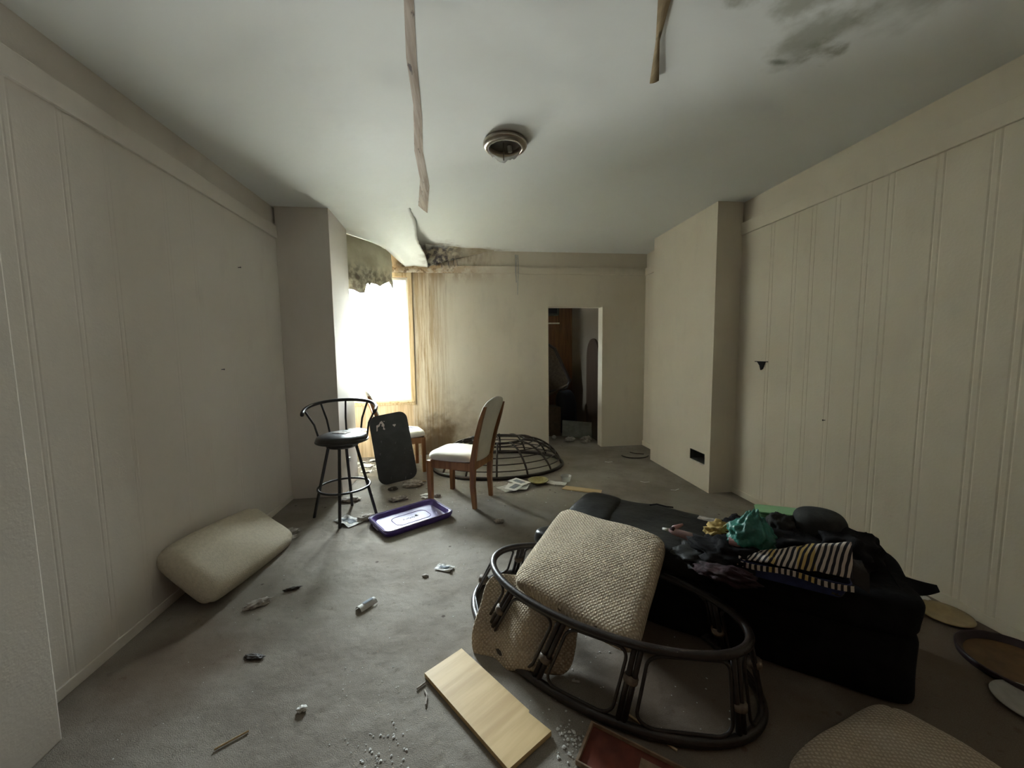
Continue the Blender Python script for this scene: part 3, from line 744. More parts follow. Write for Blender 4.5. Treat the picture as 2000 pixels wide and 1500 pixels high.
for nm, pts in zip(('torn_label',)*3, ([(-.135, .20), (-.125, .205), (-.118, .24), (-.095, .25), (-.085, .275), (-.070, .272), (-.078, .245), (-.060, .235), (-.068, .21), (-.052, .20), (-.045, .21), (-.055, .225), (-.045, .255), (-.065, .30), (-.083, .295), (-.10, .27), (-.128, .262)],
            [(.035, .235), (.045, .243), (.053, .236), (.062, .243), (.07, .232), (.052, .212)], [(-.05, .290), (-.043, .296), (-.038, .286)])):
    bm = B(); prism(bm, pts, .0102, .0112); bmesh.ops.recalc_face_normals(bm, faces=bm.faces)
    obj(nm, bl_(bm), M_label, t)

# ================================================================== RATTAN BOWL (behind)
t = thing('papasan_bowl', 'overturned dark rattan papasan bowl by the far wall', 'chair frame', (.385, 4.50, 0))
A_, B_ = .775, .545
def ell(k, z, n=72, ph=0): return [(A_*k*math.cos(2*math.pi*i/n+ph), B_*k*math.sin(2*math.pi*i/n+ph), z) for i in range(n)]
def prof(s):   # s 0 rim .. 1 crown
    return 1-.60*s**1.35, .022+.30*math.sin(s*math.pi/2)
obj('rim', tube(B(), ell(1, .022), .020, 10, closed=True), M_rattan, t, smooth=True)
for s in (.14, .28, .43, .60, .80):
    k, z = prof(s); obj('hoop', tube(B(), ell(k, z), .0065, 6, closed=True), M_rattan2, t, smooth=True)
k, z = prof(1); obj('crown_ring', tube(B(), ell(k, z), .014, 8, closed=True), M_rattan, t, smooth=True)
for i in range(14):
    th = 2*math.pi*(i+.3)/14; pts = []
    for j in range(12):
        k, z = prof(j/11); pts.append((A_*(k)*math.cos(th), B_*(k)*math.sin(th), z+.006))
    obj('rib', tube(B(), pts, .0115, 8), M_rattan2, t, smooth=True)
for s in (-.34, .0, .34):
    yy = B_*.4*math.sqrt(max(0, 1-(s/.4)**2)) if abs(s) < .4 else 0
    k, z = prof(1); obj('cross_slat', tube(B(), [(A_*s, -yy*.98, z), (A_*s, yy*.98, z)], .008, 6), M_rattan2, t)

# ================================================================== PAPASAN STAND (front)
t = thing('papasan_stand', 'oval black rattan papasan base holding a cream cushion', 'chair frame', (.58, 1.655, 0))
def ov(cx, cy, a, b, ang, th): 
    x, y = a*math.cos(th), b*math.sin(th); c, s = math.cos(ang), math.sin(ang)
    return Vector((cx+x*c-y*s, cy+x*s+y*c, 0))
ANG = math.radians(-42)
def botp(th): return ov(.002, .012, .688, .385, ANG-.05, th)+Vector((0, 0, .020))
def topp(th): p = ov(.014, -.072, .572, .276, ANG+.03, th); p.z = .300; return p
NR = 96
obj('top_ring', tube(B(), [topp(2*math.pi*k/NR) for k in range(NR)], .0165, 12, closed=True), M_rattan, t, smooth=True)
obj('bottom_ring', tube(B(), [botp(2*math.pi*k/NR) for k in range(NR)], .0185, 12, closed=True), M_rattan, t, smooth=True)
posts = [math.radians(a) for a in (-167, -126, -96, -66, -22, 8, 42, 84, 118, 152)]
for a in posts:
    p0, p1 = botp(a), topp(a)
    tg = (botp(a+.05)-botp(a-.05)).normalized()
    bm = B()
    for s in (-.011, .011): tube(bm, [p0+tg*s, p1+tg*s], .0105, 8)
    po = obj('post', bm, M_rattan, t, smooth=True)
    q = p0*.42+p1*.58 if posts.index(a) % 2 else p0*.62+p1*.38
    dirp = (p1-p0).normalized(); bm = B(); tube(bm, [q-dirp*.010, q+dirp*.010], .0265, 12); obj('cane_binding', bm, M_binding, po, smooth=True)
for a, b in zip(posts, posts[1:]+[posts[0]+2*math.pi]):
    # rounded rectangle hoop of thin cane between neighbouring posts
    d = .030; L = (topp(b)-topp(a)).length; e = min(.22, .032/max(L, .1)); pts = []
    for (u, v) in rrect(.5-e, .44, .30*.5, 6):
        # a wobble-free rounded rectangle in (u,v); v is height
        uu = u+.5; vv = v+.5; th = a+(b-a)*uu
        P_ = botp(th)*(1-vv)+topp(th)*vv; pts.append(P_)
    obj('cane_loop', tube(B(), pts, .0065, 8, closed=True), M_rattan, t, smooth=True)

# cream cushions
def cushion(name, label, mt, c, xdir, ydir, a, b, th, mfn=None, **kw):
    bm = pillow(B(), a, b, th, 36, **kw)
    if mfn: mfn(bm)
    x = Vector(xdir).normalized(); y = Vector(ydir); y = (y-x*y.dot(x)).normalized(); z = x.cross(y)
    o = obj(name, bm, mt, smooth=True); R_ = Matrix((x, y, z)).transposed().to_4x4(); R_.translation = Vector(c); o.matrix_world = R_
    return tag(o, label, 'cushion')
cl, cb, ct, cr_ = Vector((.200, 1.665, .315)), Vector((.625, 1.255, .315)), Vector((.580, 2.115, .472)), Vector((.918, 1.575, .482))
cen = (cl+cb+ct+cr_)/4
def warp(bm):
    for v in bm.verts:
        # slight trapezoid and edge seams
        u, w_ = v.co.x/.32, v.co.y/.32
        v.co.x += -.18*v.co.y; v.co.z += .012*math.sin(u*2.2)*w_
cushion('seat_cushion', 'square cream chenille cushion tilted on top of the black rattan base', M_knit, cen+Vector((-.005, .030, -.036)), (cb-cl)+(cr_-ct), (ct-cl)+(cr_-cb), .310, .287, .050, warp, p=12, amp=.010, ns=6, seed=2, edge=.22, sharp=.30)
# folded cushion inside the base
def folds(bm):
    for v in bm.verts:
        v.co.z += .045*math.sin(v.co.x*17+.6)*(.6+.4*math.cos(v.co.y*6)) + .02*nz(v.co, 8, 3)
        v.co.y += .02*math.sin(v.co.x*11)
cushion('folded_cushion', 'crumpled cream chenille pad folded inside the rattan base', M_knit, (.255, 1.655, .135), (.86, -.50, .02), (.25, .55, .62), .235, .20, .035, folds, p=5, amp=.01, ns=9, seed=5, edge=.3, sharp=.32)
# cushion by the left wall
cushion('floor_cushion', 'long cream fleece cushion slumped against the left wall', M_knit2, (-1.478, 2.53, .150), (.10, .99, -.10), (-.62, .06, .50), .400, .205, .090, None, p=9, amp=.014, ns=5, seed=9, edge=.30, sharp=.36)
# cushion at the lower right corner
cushion('floor_cushion', 'cream chenille cushion lying flat at the lower right by the sofa', M_knit, (1.315, .755, .055), (.93, .26, 0), (-.24, .95, 0), .32, .32, .055, None, p=6, amp=.012, ns=7, seed=12, edge=.30, sharp=.32)

# ================================================================== SOFA
SA = Vector((-.785, .62, 0)); SD = Vector((.62, .785, 0))
t = thing('black_sofa', 'low black padded loveseat section heaped with belongings', 'sofa', (1.655, 1.114, 0), math.atan2(SA.y, SA.x))
# local x along the sofa away from the camera, local -y is its depth
def softbox(x0, x1, y0, y1, z0, z1, e=6, amp=.01, seed=1, n=20, m=10, sag=0):
    bm = B(); bmesh.ops.create_cube(bm, size=2); bmesh.ops.subdivide_edges(bm, edges=bm.edges[:], cuts=n, use_grid_fill=True)
    for v in bm.verts:
        c = v.co; L = (abs(c.x)**e+abs(c.y)**e+abs(c.z)**e)**(1/e); mm = max(abs(c.x), abs(c.y), abs(c.z)); c = c*(mm/L)
        q = Vector(((x0+x1)/2+c.x*(x1-x0)/2, (y0+y1)/2+c.y*(y1-y0)/2, (z0+z1)/2+c.z*(z1-z0)/2))
        d = amp*nz(q, 6, seed); q += c.normalized()*d
        if sag: q.z -= sag*max(0, c.z)*(1-c.x**2)*(1-c.y**2)
        v.co = q
    return bm
obj('base', softbox(.0, 1.46, -.51, .0, 0, .30, 14, .006, 1, 24), M_sofa, t, smooth=True)
obj('seat_cushion', softbox(-.01, .72, -.50, .01, .27, .435, 7, .016, 2, 22, sag=.03), M_sofa, t, smooth=True)
obj('seat_cushion', softbox(.70, 1.36, -.51, .01, .27, .435, 7, .016, 3, 22, sag=.02), M_sofa_grey, t, smooth=True)
obj('arm', softbox(1.20, 1.50, -.55, .03, .0, .445, 5, .014, 4, 20), M_sofa_grey, t, smooth=True)
def ff(u, v): return (.05-.125*u, -.17+(v-.5)*.15*(1-.8*u), .426-.018*math.sin(u*2.6)*(.4+v)+.012*u)
obj('torn_cover_flap', thick_surface(B(), ff, 8, 10, .004, (0, 0, 1)), M_sofa, t)
# cushion tip behind the stand
bm = softbox(-.20, .20, -.10, .10, -.05, .05, 4, .02, 6, 14)
tag(obj('black_pillow', bm, M_vinyl, smooth=True, loc=(.585, 2.26, .215), rot=(0, .25, .75)), 'small shiny black pillow poking out beyond the sofa arm', 'pillow')

# things on the sofa
def lump(name, label, cat, m, c, r, amp=.25, ns=2.4, seed=1, rz=0, flat=None, sub=4):
    bm = blob(B(), r, amp, ns, seed, sub, flat); return tag(obj(name, bm, m, smooth=True, loc=c, rot=(0, 0, rz)), label, cat)
rs = math.atan2(SA.y, SA.x)
lump('leather_jacket', 'dull black leather jacket crumpled on the sofa next to the cream cushion', 'jacket', M_sofa_grey, (1.085, 1.545, .436), (.12, .13, .026), .5, 2.6, 3, rs, -.01)
lump('dark_clothes_pile', 'heap of black clothes in front of the yellow cloth', 'clothes', M_blackcloth, (1.16, 1.49, .465), (.14, .12, .060), .55, 2.8, 5, rs, -.025)
lump('maroon_garment', 'dark maroon garment lying left of the navy bin', 'clothes', M_maroon, (1.045, 1.37, .455), (.10, .05, .026), .5, 2.8, 7, rs, -.012)
lump('yellow_cloth', 'mustard yellow cloth bundle beside the teal bag', 'cloth', M_yellow, (1.185, 1.615, .50), (.060, .045, .050), .4, 2.6, 8, rs, -.03)
bm = obox(B(), Vector((0, 0, 0)), .075, .05, .06, Matrix.Rotation(.4, 3, 'Y'), .006); tag(obj('pale_yellow_box', bm, M_yellowpale, loc=(1.245, 1.575, .505), rot=(0, .2, rs+.3)), 'small pale yellow carton between yellow cloth and teal bag', 'box')
bm = tube(B(), [(.0, 0, 0), (.05, .01, .05), (.10, .0, .055), (.13, 0, .01)], .004, 6); tag(obj('drawstring', bm, M_yellowpale, loc=(1.16, 1.60, .515), rot=(0, 0, -.5)), 'thin pale drawstring looping over the yellow cloth', 'string')
lump('black_purse', 'small black purse standing behind the teal bag', 'bag', M_blackcloth, (1.325, 1.66, .49), (.065, .05, .065), .4, 2.4, 21, rs, -.05)
o = tube(B(), [(-.035, 0, 0), (.035, 0, 0)], [.022, .020], 14); tag(obj('pink_cup', o, M_pink, loc=(1.175, 1.475, .525), rot=(0, .1, rs)), 'small pink cup lying below the yellow carton', 'cup')
bt = thing('pink_bottle', 'clear pink plastic bottle lying on the black sofa', 'bottle', (1.045, 1.715, .462), math.radians(-52))
obj('bottle_body', tube(B(), [(-.05, 0, 0), (-.03, 0, 0), (.075, 0, 0), (.08, 0, 0)], [.010, .018, .020, .016], 16), M_bottle, bt, smooth=True)
obj('cap', tube(B(), [(-.085, 0, -.004), (-.048, 0, 0)], [.006, .009], 12), M_bottlecap, bt, smooth=True)
bt = thing('pink_tube', 'small pink squeeze tube lying across the pink bottle', 'tube', (1.06, 1.75, .477), math.radians(20))
obj('tube_body', tube(B(), [(-.035, 0, 0), (.03, 0, .006)], [.014, .006], 12), M_pink, bt, smooth=True); obj('cap', tube(B(), [(-.05, 0, -.002), (-.035, 0, 0)], .011, 12), M_maroon, bt, smooth=True)
bm = sheet(B(), .09, .05, 8, 6, seed=13); tag(obj('paper_scrap', bm, M_tissue, loc=(1.30, 1.87, .442), rot=(0, 0, -.8)), 'crumpled grey paper scrap at the far edge of the sofa', 'paper')
bm = tube(B(), [(-.06, 0, 0), (-.02, .012, .006), (.03, .0, .004), (.07, .01, 0)], .007, 8, flat=.5); tag(obj('black_strap', bm, M_blackcloth, loc=(1.13, 2.06, .452), rot=(0, 0, -.5)), 'short black strap lying near the sofa arm', 'strap')
# teal bag
def tb(bm):
    for v in bm.verts:
        q = (v.co.z+.07)/.2
        if q > .45: s = max(.12, 1-1.15*(q-.45)); v.co.x *= s; v.co.y *= s
    return bm
tag(obj('teal_bag', tb(blob(B(), (.085, .065, .105), .30, 3.2, 31, 5, -.09)), M_teal, smooth=True, loc=(1.235, 1.475, .555), rot=(.1, -.12, rs)), 'crumpled teal plastic bag between yellow cloth and striped lining', 'bag')
# green tub
gt = thing('green_tub', 'translucent green plastic tub tipped behind the dark bag', 'tub', (1.585, 1.70, .478), (.10, .06, rs+.05))
def tub(bm, a, b, h, th):
    o1 = rrect(a*.86, b*.86, .02, 5); o2 = rrect(a, b, .025, 5); i2 = rrect(a-th, b-th, .022, 5); i1 = rrect(a*.86-th, b*.86-th, .018, 5)
    R4 = [[bm.verts.new((x, y, z)) for x, y in P_] for P_, z in ((o1, 0), (o2, h), (i2, h), (i1, th))]
    n = len(o1)
    for p, q in zip(R4, R4[1:]):
        for k in range(n): bm.faces.new((p[k], p[(k+1) % n], q[(k+1) % n], q[k]))
    bm.faces.new(R4[0][::-1]); bm.faces.new(R4[-1]); return bm
obj('tub_body', tub(B(), .100, .070, .058, .004), M_green, gt, smooth=False)
bm = tub(B(), .108, .078, .012, .004); bm.transform(Matrix.Translation((0, 0, .057))); obj('rim', bm, M_green, gt)
obj('lid', prism(B(), rrect(.104, .074, .022, 5), .068, .072), M_green, gt)
lump('grey_bag', 'charcoal drawstring bag in front of the green tub', 'bag', M_grey_cloth, (1.50, 1.60, .515), (.065, .055, .065), .35, 2.6, 41, rs, -.05)
hb = thing('black_hat', 'rounded black hat on top of the heap by the right wall', 'hat', (1.625, 1.53, .545), rs)
obj('crown', softbox(-.105, .10, -.08, .08, -.06, .075, 3.0, .014, 8, 14), M_grey_cloth, hb, smooth=True)
obj('brim', thick_surface(B(), lambda u, v: (.05+.10*u, (v-.5)*.13*(1-.4*u), .0-.02*u), 6, 8, .004, (0, 0, 1)), M_blackcloth, hb)
lump('black_jumper', 'bulky black jumper at the right of the striped bin', 'clothes', M_blackcloth, (1.655, 1.425, .485), (.12, .11, .085), .35, 2.4, 51, rs, -.05)
lump('black_shirt', 'black shirt bundled under the hat and grey bag', 'clothes', M_blackcloth, (1.50, 1.515, .475), (.17, .10, .05), .4, 2.4, 55, rs, -.03)
# navy bin with striped lining
nb = thing('fabric_bin', 'navy fabric storage bin with a striped lining', 'bin', (1.300, 1.335, .437), rs)
bm = B(); a, b_, h = .185, .062, .060
obj('bin_body', tub(bm, a, b_, h, .005), M_navy, nb)
def fl(u, v):
    x = (u-.5)*2*a*.98; y = -b_*.2 + .02*v + (.055-.11*v)*1
    zz = h+.004 + (.150*math.sin(math.pi*min(1, v*.95)))*(1-u*.88)*(.35+.65*math.sin(math.pi*min(1., (1-u)*1.1)*.55+.15))
    return (x, b_*.95-2*b_*.95*(1-v) , zz + .010*nz((u*9, v*7, 0), 1, 3) - .02*(1-v))
obj('striped_lining', thick_surface(B(), fl, 50, 24, .003, (0, 0, 1)), M_stripe, nb, smooth=True)
def fl2(u, v): return ((u-.5)*2*a*1.005, b_*1.03+.002, h+.003-.022*v-.006*math.sin(u*9))
obj('lining_fold', thick_surface(B(), fl2, 40, 5, .003, (0, 1, 0)), M_stripe, nb)
def fsh(u, v): return (-.09+.18*u, -.07+.13*v, .05+.05*math.sin(math.pi*u)*math.sin(math.pi*v*.8)+.010*nz((u*6, v*6, 0), 1, 5)-.10*(v > .85)*(v-.85)*4)
tag(obj('sheer_scarf', thick_surface(B(), fsh, 20, 20, .003, (0, 0, 1)), M_sheer, smooth=True, loc=(1.475, 1.30, .452), rot=(0, 0, rs)), 'sheer charcoal scarf draped beside the striped lining', 'scarf')
bm = blob(B(), (.022, .014, .010), .5, 2, 3, 3, -.006); tag(obj('paper_scrap', bm, M_grey_cloth, loc=(1.385, 1.215, .447)), 'small grey scrap on the black sofa front edge', 'paper')

# ================================================================== FLOOR THINGS
# purple lid
pl = thing('tote_lid', 'purple plastic storage tote lid lying on the carpet', 'lid', (-.462, 3.125, 0), math.radians(33))
bm = B(); a, b_ = .295, .195
rings = [(a-.012, b_-.012, .004), (a, b_, .030), (a+.002, b_+.002, .046), (a-.012, b_-.012, .050), (a-.020, b_-.020, .046), (a-.045, b_-.042, .018)]
Rg = [[bm.verts.new((x, y, z)) for x, y in rrect(p, q, .055, 8)] for p, q, z in rings]
for p, q in zip(Rg, Rg[1:]):
    for k in range(len(p)): bm.faces.new((p[k], p[(k+1) % len(p)], q[(k+1) % len(p)], q[k]))
bm.faces.new(Rg[0][::-1]); obj('lid_rim', bm, M_purple, pl)
obj('lid_panel', prism(B(), rrect(a-.040, b_-.038, .05, 8), .008, .0185), M_purple2, pl)
obj('rim_pale_edge', tube(B(), [(x, y, .050) for x, y in rrect(a-.006, b_-.006, .05, 8)], .004, 6, closed=True), M_purple3, pl)  # paler purple edge along the lid rim
bm = B(); tube(bm, [(x, y, .0188) for x, y in rrect(.15, .085, .05, 6)], .0028, 6, closed=True); obj('embossed_line', bm, M_purple, pl)
bm = B(); random.seed(3)
for k in range(13): 
    x = -.07+.011*k; tube(bm, [(x, -.01+.006*math.sin(k*2.2), .0192), (x+.005, .008+.007*math.cos(k*1.7), .0192)], .0018, 5)
prism(bm, [(.035, .01), (.055, -.005), (.06, .012), (.045, .030)], .0186, .0196)
obj('embossed_lettering', bm, M_blackcloth, pl)
for s in (-1, 1): obj('handle_clip', box(B(), s*(a+.0)-.006, s*(a+.0)+.010, -.05, .05, .018, .032, bev=.003), M_purple3, pl)
# big pale board
bd = thing('wooden_board', 'pale wooden shelf board on the carpet beside the rattan base', 'board', (.037, 1.392, 0), math.radians(-53.5))
bm = B(); q = [(-.262, -.098), (.260, -.098), (.275, .098), (.17, .090), (.165, .098), (-.262, .095)]
prism(bm, q, .002, .021); bmesh.ops.recalc_face_normals(bm, faces=bm.faces)
bm.transform(Matrix.Rotation(0, 4, 'Z')); obj('board_plank', bm, M_board, bd)
# paper, litter
def paper(label, loc, w_, h_, rz, m=M_paper, seed=1, name='paper_sheet', cat='paper', zamp=1, ink=False):
    def f(u, v): return (w_*(u-.5), h_*(v-.5), .002+zamp*.022*abs(nz((u*2.2, v*2.2, 0), 1, seed)))
    bm = sheet(B(), w_, h_, 10, 10, f)
    if not ink:
        return tag(obj(name, bm, m, loc=loc, rot=(0, 0, rz)), label, cat)
    t_ = thing(name, label, cat, loc, rz); obj('sheet', bm, m, t_)
    def g(u, v): x, y, z = f(.2+.6*u, .25+.5*v); return (x, y, z+.0025)
    obj('printed_block', sheet(B(), w_, h_, 8, 8, g, .0006), M_ink, t_); return t_
ST = [((.455, 3.70, .002), .24, .17, .3, 4, 'bottom newspaper of the mail pile in front of the rattan bowl'), ((.50, 3.70, .016), .22, .15, -.35, 5, 'white envelope fanned on the mail pile, middle of the stack'),
      ((.47, 3.66, .030), .20, .13, .9, 6, 'printed flyer slanting across the mail pile'), ((.53, 3.78, .036), .21, .13, -.9, 7, 'top envelope of the mail pile nearest the yellow bowl')]
for k, (l, a, b, r, s, lab) in enumerate(ST): paper(lab, l, a, b, r, M_paper if k else M_paper2, s, 'envelope' if k else 'newspaper', 'mail', .35, ink=k in (2, 3))
paper('folded newspaper sheet showing under the mail pile at its left', (.375, 3.73, .001), .14, .10, .5, M_paper2, 9, 'newspaper', 'newspaper', .3)
bw = thing('yellow_bowl', 'shallow yellowish bowl beside the mail pile', 'bowl', (.735, 3.80, .001))
obj('bowl_body', lathe(B(), [(.001, .003), (.05, .0), (.085, .022), (.108, .040), (.105, .043), (.083, .027), (.05, .008), (.001, .008)], 40), M_straw, bw, smooth=True)
def cup(label, loc, r, h, m, rot, name='plastic_cup'):
    bm = lathe(B(), [(.001, 0), (r*.75, 0), (r, h), (r*1.06, h), (r*.96, h-.003), (r*.72, .003), (.001, .003)], 28)
    return tag(obj(name, bm, m, smooth=True, loc=loc, rot=rot), label, 'cup')
cup('clear plastic cup standing behind the pale slat', (1.04, 3.83, .001), .055, .058, M_clear, (0, 0, 0))
paper('white torn envelope lying between the bowl and the pale slat', (.915, 3.765, .003), .21, .09, -.45, M_paper, 15, 'envelope', 'mail', .6)
tag(obj('wooden_strip', prism(B(), [(-.19, -.045), (.19, -.05), (.19, .045), (-.17, .05)], .001, .010), M_ply, loc=(1.12, 3.545, 0), rot=(0, 0, -.50)), 'flat tan wood slat on the floor beyond the sofa', 'slat')
lump('crushed_paper_bag', 'crushed brown paper bag on the floor below the black board', 'bag', M_tissue, (-.56, 3.93, .022), (.10, .05, .035), .45, 2.6, 61, .1, -.018)
def shoe(): return None
tag(obj('wooden_stick', tube(B(), [(-.08, 0, 0), (.09, 0, 0)], .005, 6), M_ply, loc=(-.52, 4.06, .006), rot=(0, 0, -.1)), 'thin pale stick behind the crushed brown paper bag', 'stick')
lump('dark_scrap', 'dark crumpled scrap left of the brown paper bag', 'scrap', M_hoop, (-.74, 3.85, .012), (.04, .03, .016), .5, 2.4, 62, 0, -.008)
lump('pale_crumpled_tissue', 'pale crumpled tissue behind the purple lid', 'tissue', M_tissue, (-.64, 3.56, .014), (.075, .035, .022), .5, 3, 63, .3, -.010)
for k, (x, y, r, lab) in enumerate(((-.40, 3.66, .5, 'white paper scrap beside the near oak chair leg, farther one'), (-.385, 3.58, -.3, 'white paper scrap beside the near oak chair leg, nearer one'))): paper(lab, (x, y, .001), .10, .045, r, M_paper, 20+k, 'paper_scrap')
lump('grey_crumb', 'small grey crumpled scrap right of the front chair leg', 'scrap', M_tissue, (-.285, 3.60, .012), (.03, .022, .014), .5, 2.4, 66, 0, -.006)
lump('paper_wad', 'small white wad on the carpet in front of the near chair', 'paper', M_tissue, (.25, 2.965, .012), (.035, .025, .016), .5, 2.4, 67, 0, -.008)
paper('torn white paper under the bar stool, printed side up', (-.97, 3.16, .002), .22, .13, -.75, M_paper, 31, 'torn_paper', 'paper', 1.2, ink=True)
lump('tissue_wad', 'crumpled tissue right of the torn paper under the bar stool', 'tissue', M_tissue, (-.83, 3.19, .014), (.07, .04, .022), .5, 3, 68, .4, -.010)
lump('white_rag', 'pale rag on the floor behind the bar stool front leg', 'rag', M_tissue, (-1.08, 3.62, .014), (.07, .045, .02), .5, 3, 69, .1, -.010)
lump('white_napkin', 'off-white napkin beside the end of the left cushion', 'napkin', M_tissue, (-1.38, 3.00, .014), (.08, .05, .020), .5, 3, 70, .5, -.010)
paper('flat edge of the off-white napkin near the left wall', (-1.33, 2.93, .002), .11, .06, .4, M_tissue, 36, 'paper_scrap')
paper('printed white receipt in the middle of the carpet', (-.155, 2.36, .002), .115, .065, -.45, M_paper, 33, 'receipt', 'receipt', 1.0, ink=True)
lump('grey_lint', 'pinch of grey lint left of the printed receipt', 'lint', M_tissue, (-.27, 2.29, .006), (.018, .012, .008), .5, 2, 71, 0, -.004, 3)
# small folded carton
ct_ = thing('small_carton', 'small white printed carton standing half open on the carpet', 'carton', (-.558, 2.055, 0), math.radians(48))
bm = B(); th = .0015
def fc(u, v): a = -1.1+2.3*u; return (.05*(v-.5)*2, .030*math.sin(a), .034*math.cos(a)-.010)
thick_surface(bm, fc, 12, 4, .0015, (0, 0, 1)); obj('carton_sleeve', bm, M_paper, ct_)
def fc2(u, v): a = -.3+.9*u; return (.028*(v-.5)*2+.008, .0305*math.sin(a)*1.03, .034*math.cos(a)*1.03-.007)
bm = thick_surface(B(), fc2, 8, 4, .0006, (0, 0, 1)); obj('printed_block', bm, M_ink, ct_)
lump('pale_leaf_scrap', 'dry pale torn scrap right of the left cushion', 'scrap', M_tissue, (-1.16, 2.15, .010), (.055, .028, .016), .6, 3, 72, .5, -.008)
lump('dark_leaf', 'dark dry leaf on the carpet near the left cushion', 'leaf', M_hoop, (-1.03, 2.27, .006), (.04, .012, .007), .6, 3, 73, .3, -.003)
lump('dark_leaf', 'dark flat leaf on the open carpet left of centre', 'leaf', M_hoop, (-.98, 1.76, .005), (.04, .016, .005), .6, 3, 74, -.2, -.003)
lump('white_foam_bit', 'white foam bit alone on the near left carpet', 'scrap', M_paper, (-.655, 1.455, .009), (.016, .013, .010), .5, 2, 75, 0, -.006)
tag(obj('wooden_stick', tube(B(), [(-.05, 0, .004), (.05, .004, .004)], .0035, 6), M_ply, loc=(-.855, 1.365, .001), rot=(0, 0, .55)), 'short pale stick on the near left carpet', 'stick')
tag(obj('twig', tube(B(), [(-.028, 0, .004), (0, .006, .006), (.04, -.004, .004)], .0035, 6), M_tissue, loc=(-.185, 1.45, .001), rot=(0, 0, -1.35)), 'curved pale twig left of the wooden board', 'twig')
tag(obj('twig', tube(B(), [(-.022, 0, .004), (.02, .004, .004)], .004, 6), M_tissue, loc=(-.205, 1.50, .001), rot=(0, 0, .6)), 'stubby pale twig just above the curved twig', 'twig')
for x, y, rz, lab, s in ((1.74, 4.39, .2, 'bent white scrap on the carpet before the doorway', 1), (1.84, 3.65, 0, 'tiny white scrap on the carpet beside the chimney', 2), (2.03, 3.40, .5, 'thin white shred close to the chimney foot', 3)):
    tag(obj('paper_scrap', tube(B(), [(-.045, .035, .004), (-.02, 0, .005), (.035, -.002, .006)], .007 if s == 1 else .0045, 6, flat=.4), M_paper, loc=(x, y, .001), rot=(0, 0, rz), ), lab, 'paper')
# hoop by the chimney corner
pts = [(.17*math.cos(a), .13*math.sin(a), .008) for a in [math.radians(170+k*10) for k in range(18)]]
tag(obj('cable_loop', tube(B(), pts, .007, 6), M_hoop, loc=(2.17, 4.62, 0)), 'dark cable curved on the carpet behind the chimney', 'cable')
tag(obj('twig', tube(B(), [(-.05, .05, .006), (-.01, -.01, .006), (.09, -.06, .006)], .006, 6), M_hoop, loc=(2.22, 4.72, 0)), 'dark bent twig inside the cable loop', 'twig')
# alcove litter under the window
FL = ('largest plaster flake by the far wall under the window', 'plaster flake in the middle of the window alcove', 'curled plaster flake nearest the far chair leg', 'small plaster flake nearest the left column', 'plaster flake in the left corner of the window alcove')
for k, (x, y, w_, h_, r) in enumerate(((-1.12, 4.95, .20, .10, .2), (-1.20, 4.72, .16, .09, -.5), (-1.05, 4.70, .14, .08, .9), (-1.15, 4.48, .12, .06, .1), (-1.32, 4.86, .13, .09, .7))):
    o = paper(FL[k], (x, y, .002), w_, h_, r, M_paper, 40+k, 'plaster_flake', 'plaster flake', 1.6); o['group'] = 'plaster flakes under the window'
# crumbs: nobody could count them
bm = B(); random.seed(11)
def crumb(x, y, s):
    b2 = B(); bmesh.ops.create_icosphere(b2, subdivisions=1, radius=s)
    for v in b2.verts: v.co = Vector((v.co.x*random.uniform(.6, 1.5), v.co.y*random.uniform(.6, 1.4), abs(v.co.z)*.7))
    b2.transform(Matrix.Translation((x, y, .001))); me = bpy.data.meshes.new('t'); b2.to_mesh(me); b2.free(); bm.from_mesh(me); bpy.data.meshes.remove(me)
for k in range(70): crumb(random.gauss(-.30, .045), random.gauss(1.24, .07), random.uniform(.0015, .005))
for k in range(60): crumb(random.gauss(.345, .03), random.gauss(1.225, .045), random.uniform(.002, .007))
for k in range(40): crumb(random.uniform(-.55, -.25), random.uniform(1.3, 1.65), random.uniform(.001, .0035))
for k in range(90): crumb(random.uniform(-1.3, .1), random.uniform(1.15, 3.0), random.uniform(.001, .003))
for k in range(110): crumb(random.uniform(-.95, 1.2), random.uniform(3.2, 4.1), random.uniform(.0015, .007))
for k in range(60): crumb(random.uniform(.2, 1.0), random.uniform(1.15, 1.7), random.uniform(.001, .004))
for k in range(80): crumb(random.uniform(-1.3, -.6), random.uniform(4.3, 5.05), random.uniform(.003, .012))
o = obj('plaster_crumbs', bm, M_paper, kind='stuff'); tag(o, 'white plaster crumbs strewn over the carpet', 'crumbs')
# things seen inside the stand
tag(obj('paper_scrap', obox(B(), Vector((0, 0, .003)), .032, .012, .003), M_tissue, loc=(.43, 1.435, 0), rot=(0, 0, -.4)), 'small pale tag on the carpet inside the rattan base', 'paper')
tag(obj('wooden_stick', tube(B(), [(-.11, 0, .004), (.09, 0, .005)], .0045, 6), M_ply, loc=(.64, 1.19, .001), rot=(0, 0, -.93)), 'thin wooden stick on the floor inside the rattan base', 'stick')
rb = thing('red_tray', 'shallow red box with worn cream edges under the rattan base', 'box', (.515, 1.085, 0), math.radians(-38))
bm = B(); box(bm, -.16, .16, -.075, .075, .002, .006); obj('lining', bm, M_red, rb)
bm = B(); box(bm, -.165, .165, -.080, -.074, .002, .020, bev=.002); box(bm, -.165, .165, .074, .080, .002, .020, bev=.002); box(bm, -.165, -.155, -.074, .074, .002, .020, bev=.002); box(bm, .155, .165, -.074, .074, .002, .020, bev=.002); obj('rim', bm, M_redrim, rb)
obj('pasted_panel', box(B(), .02, .10, -.06, .05, .006, .0075), M_redrim, rb)
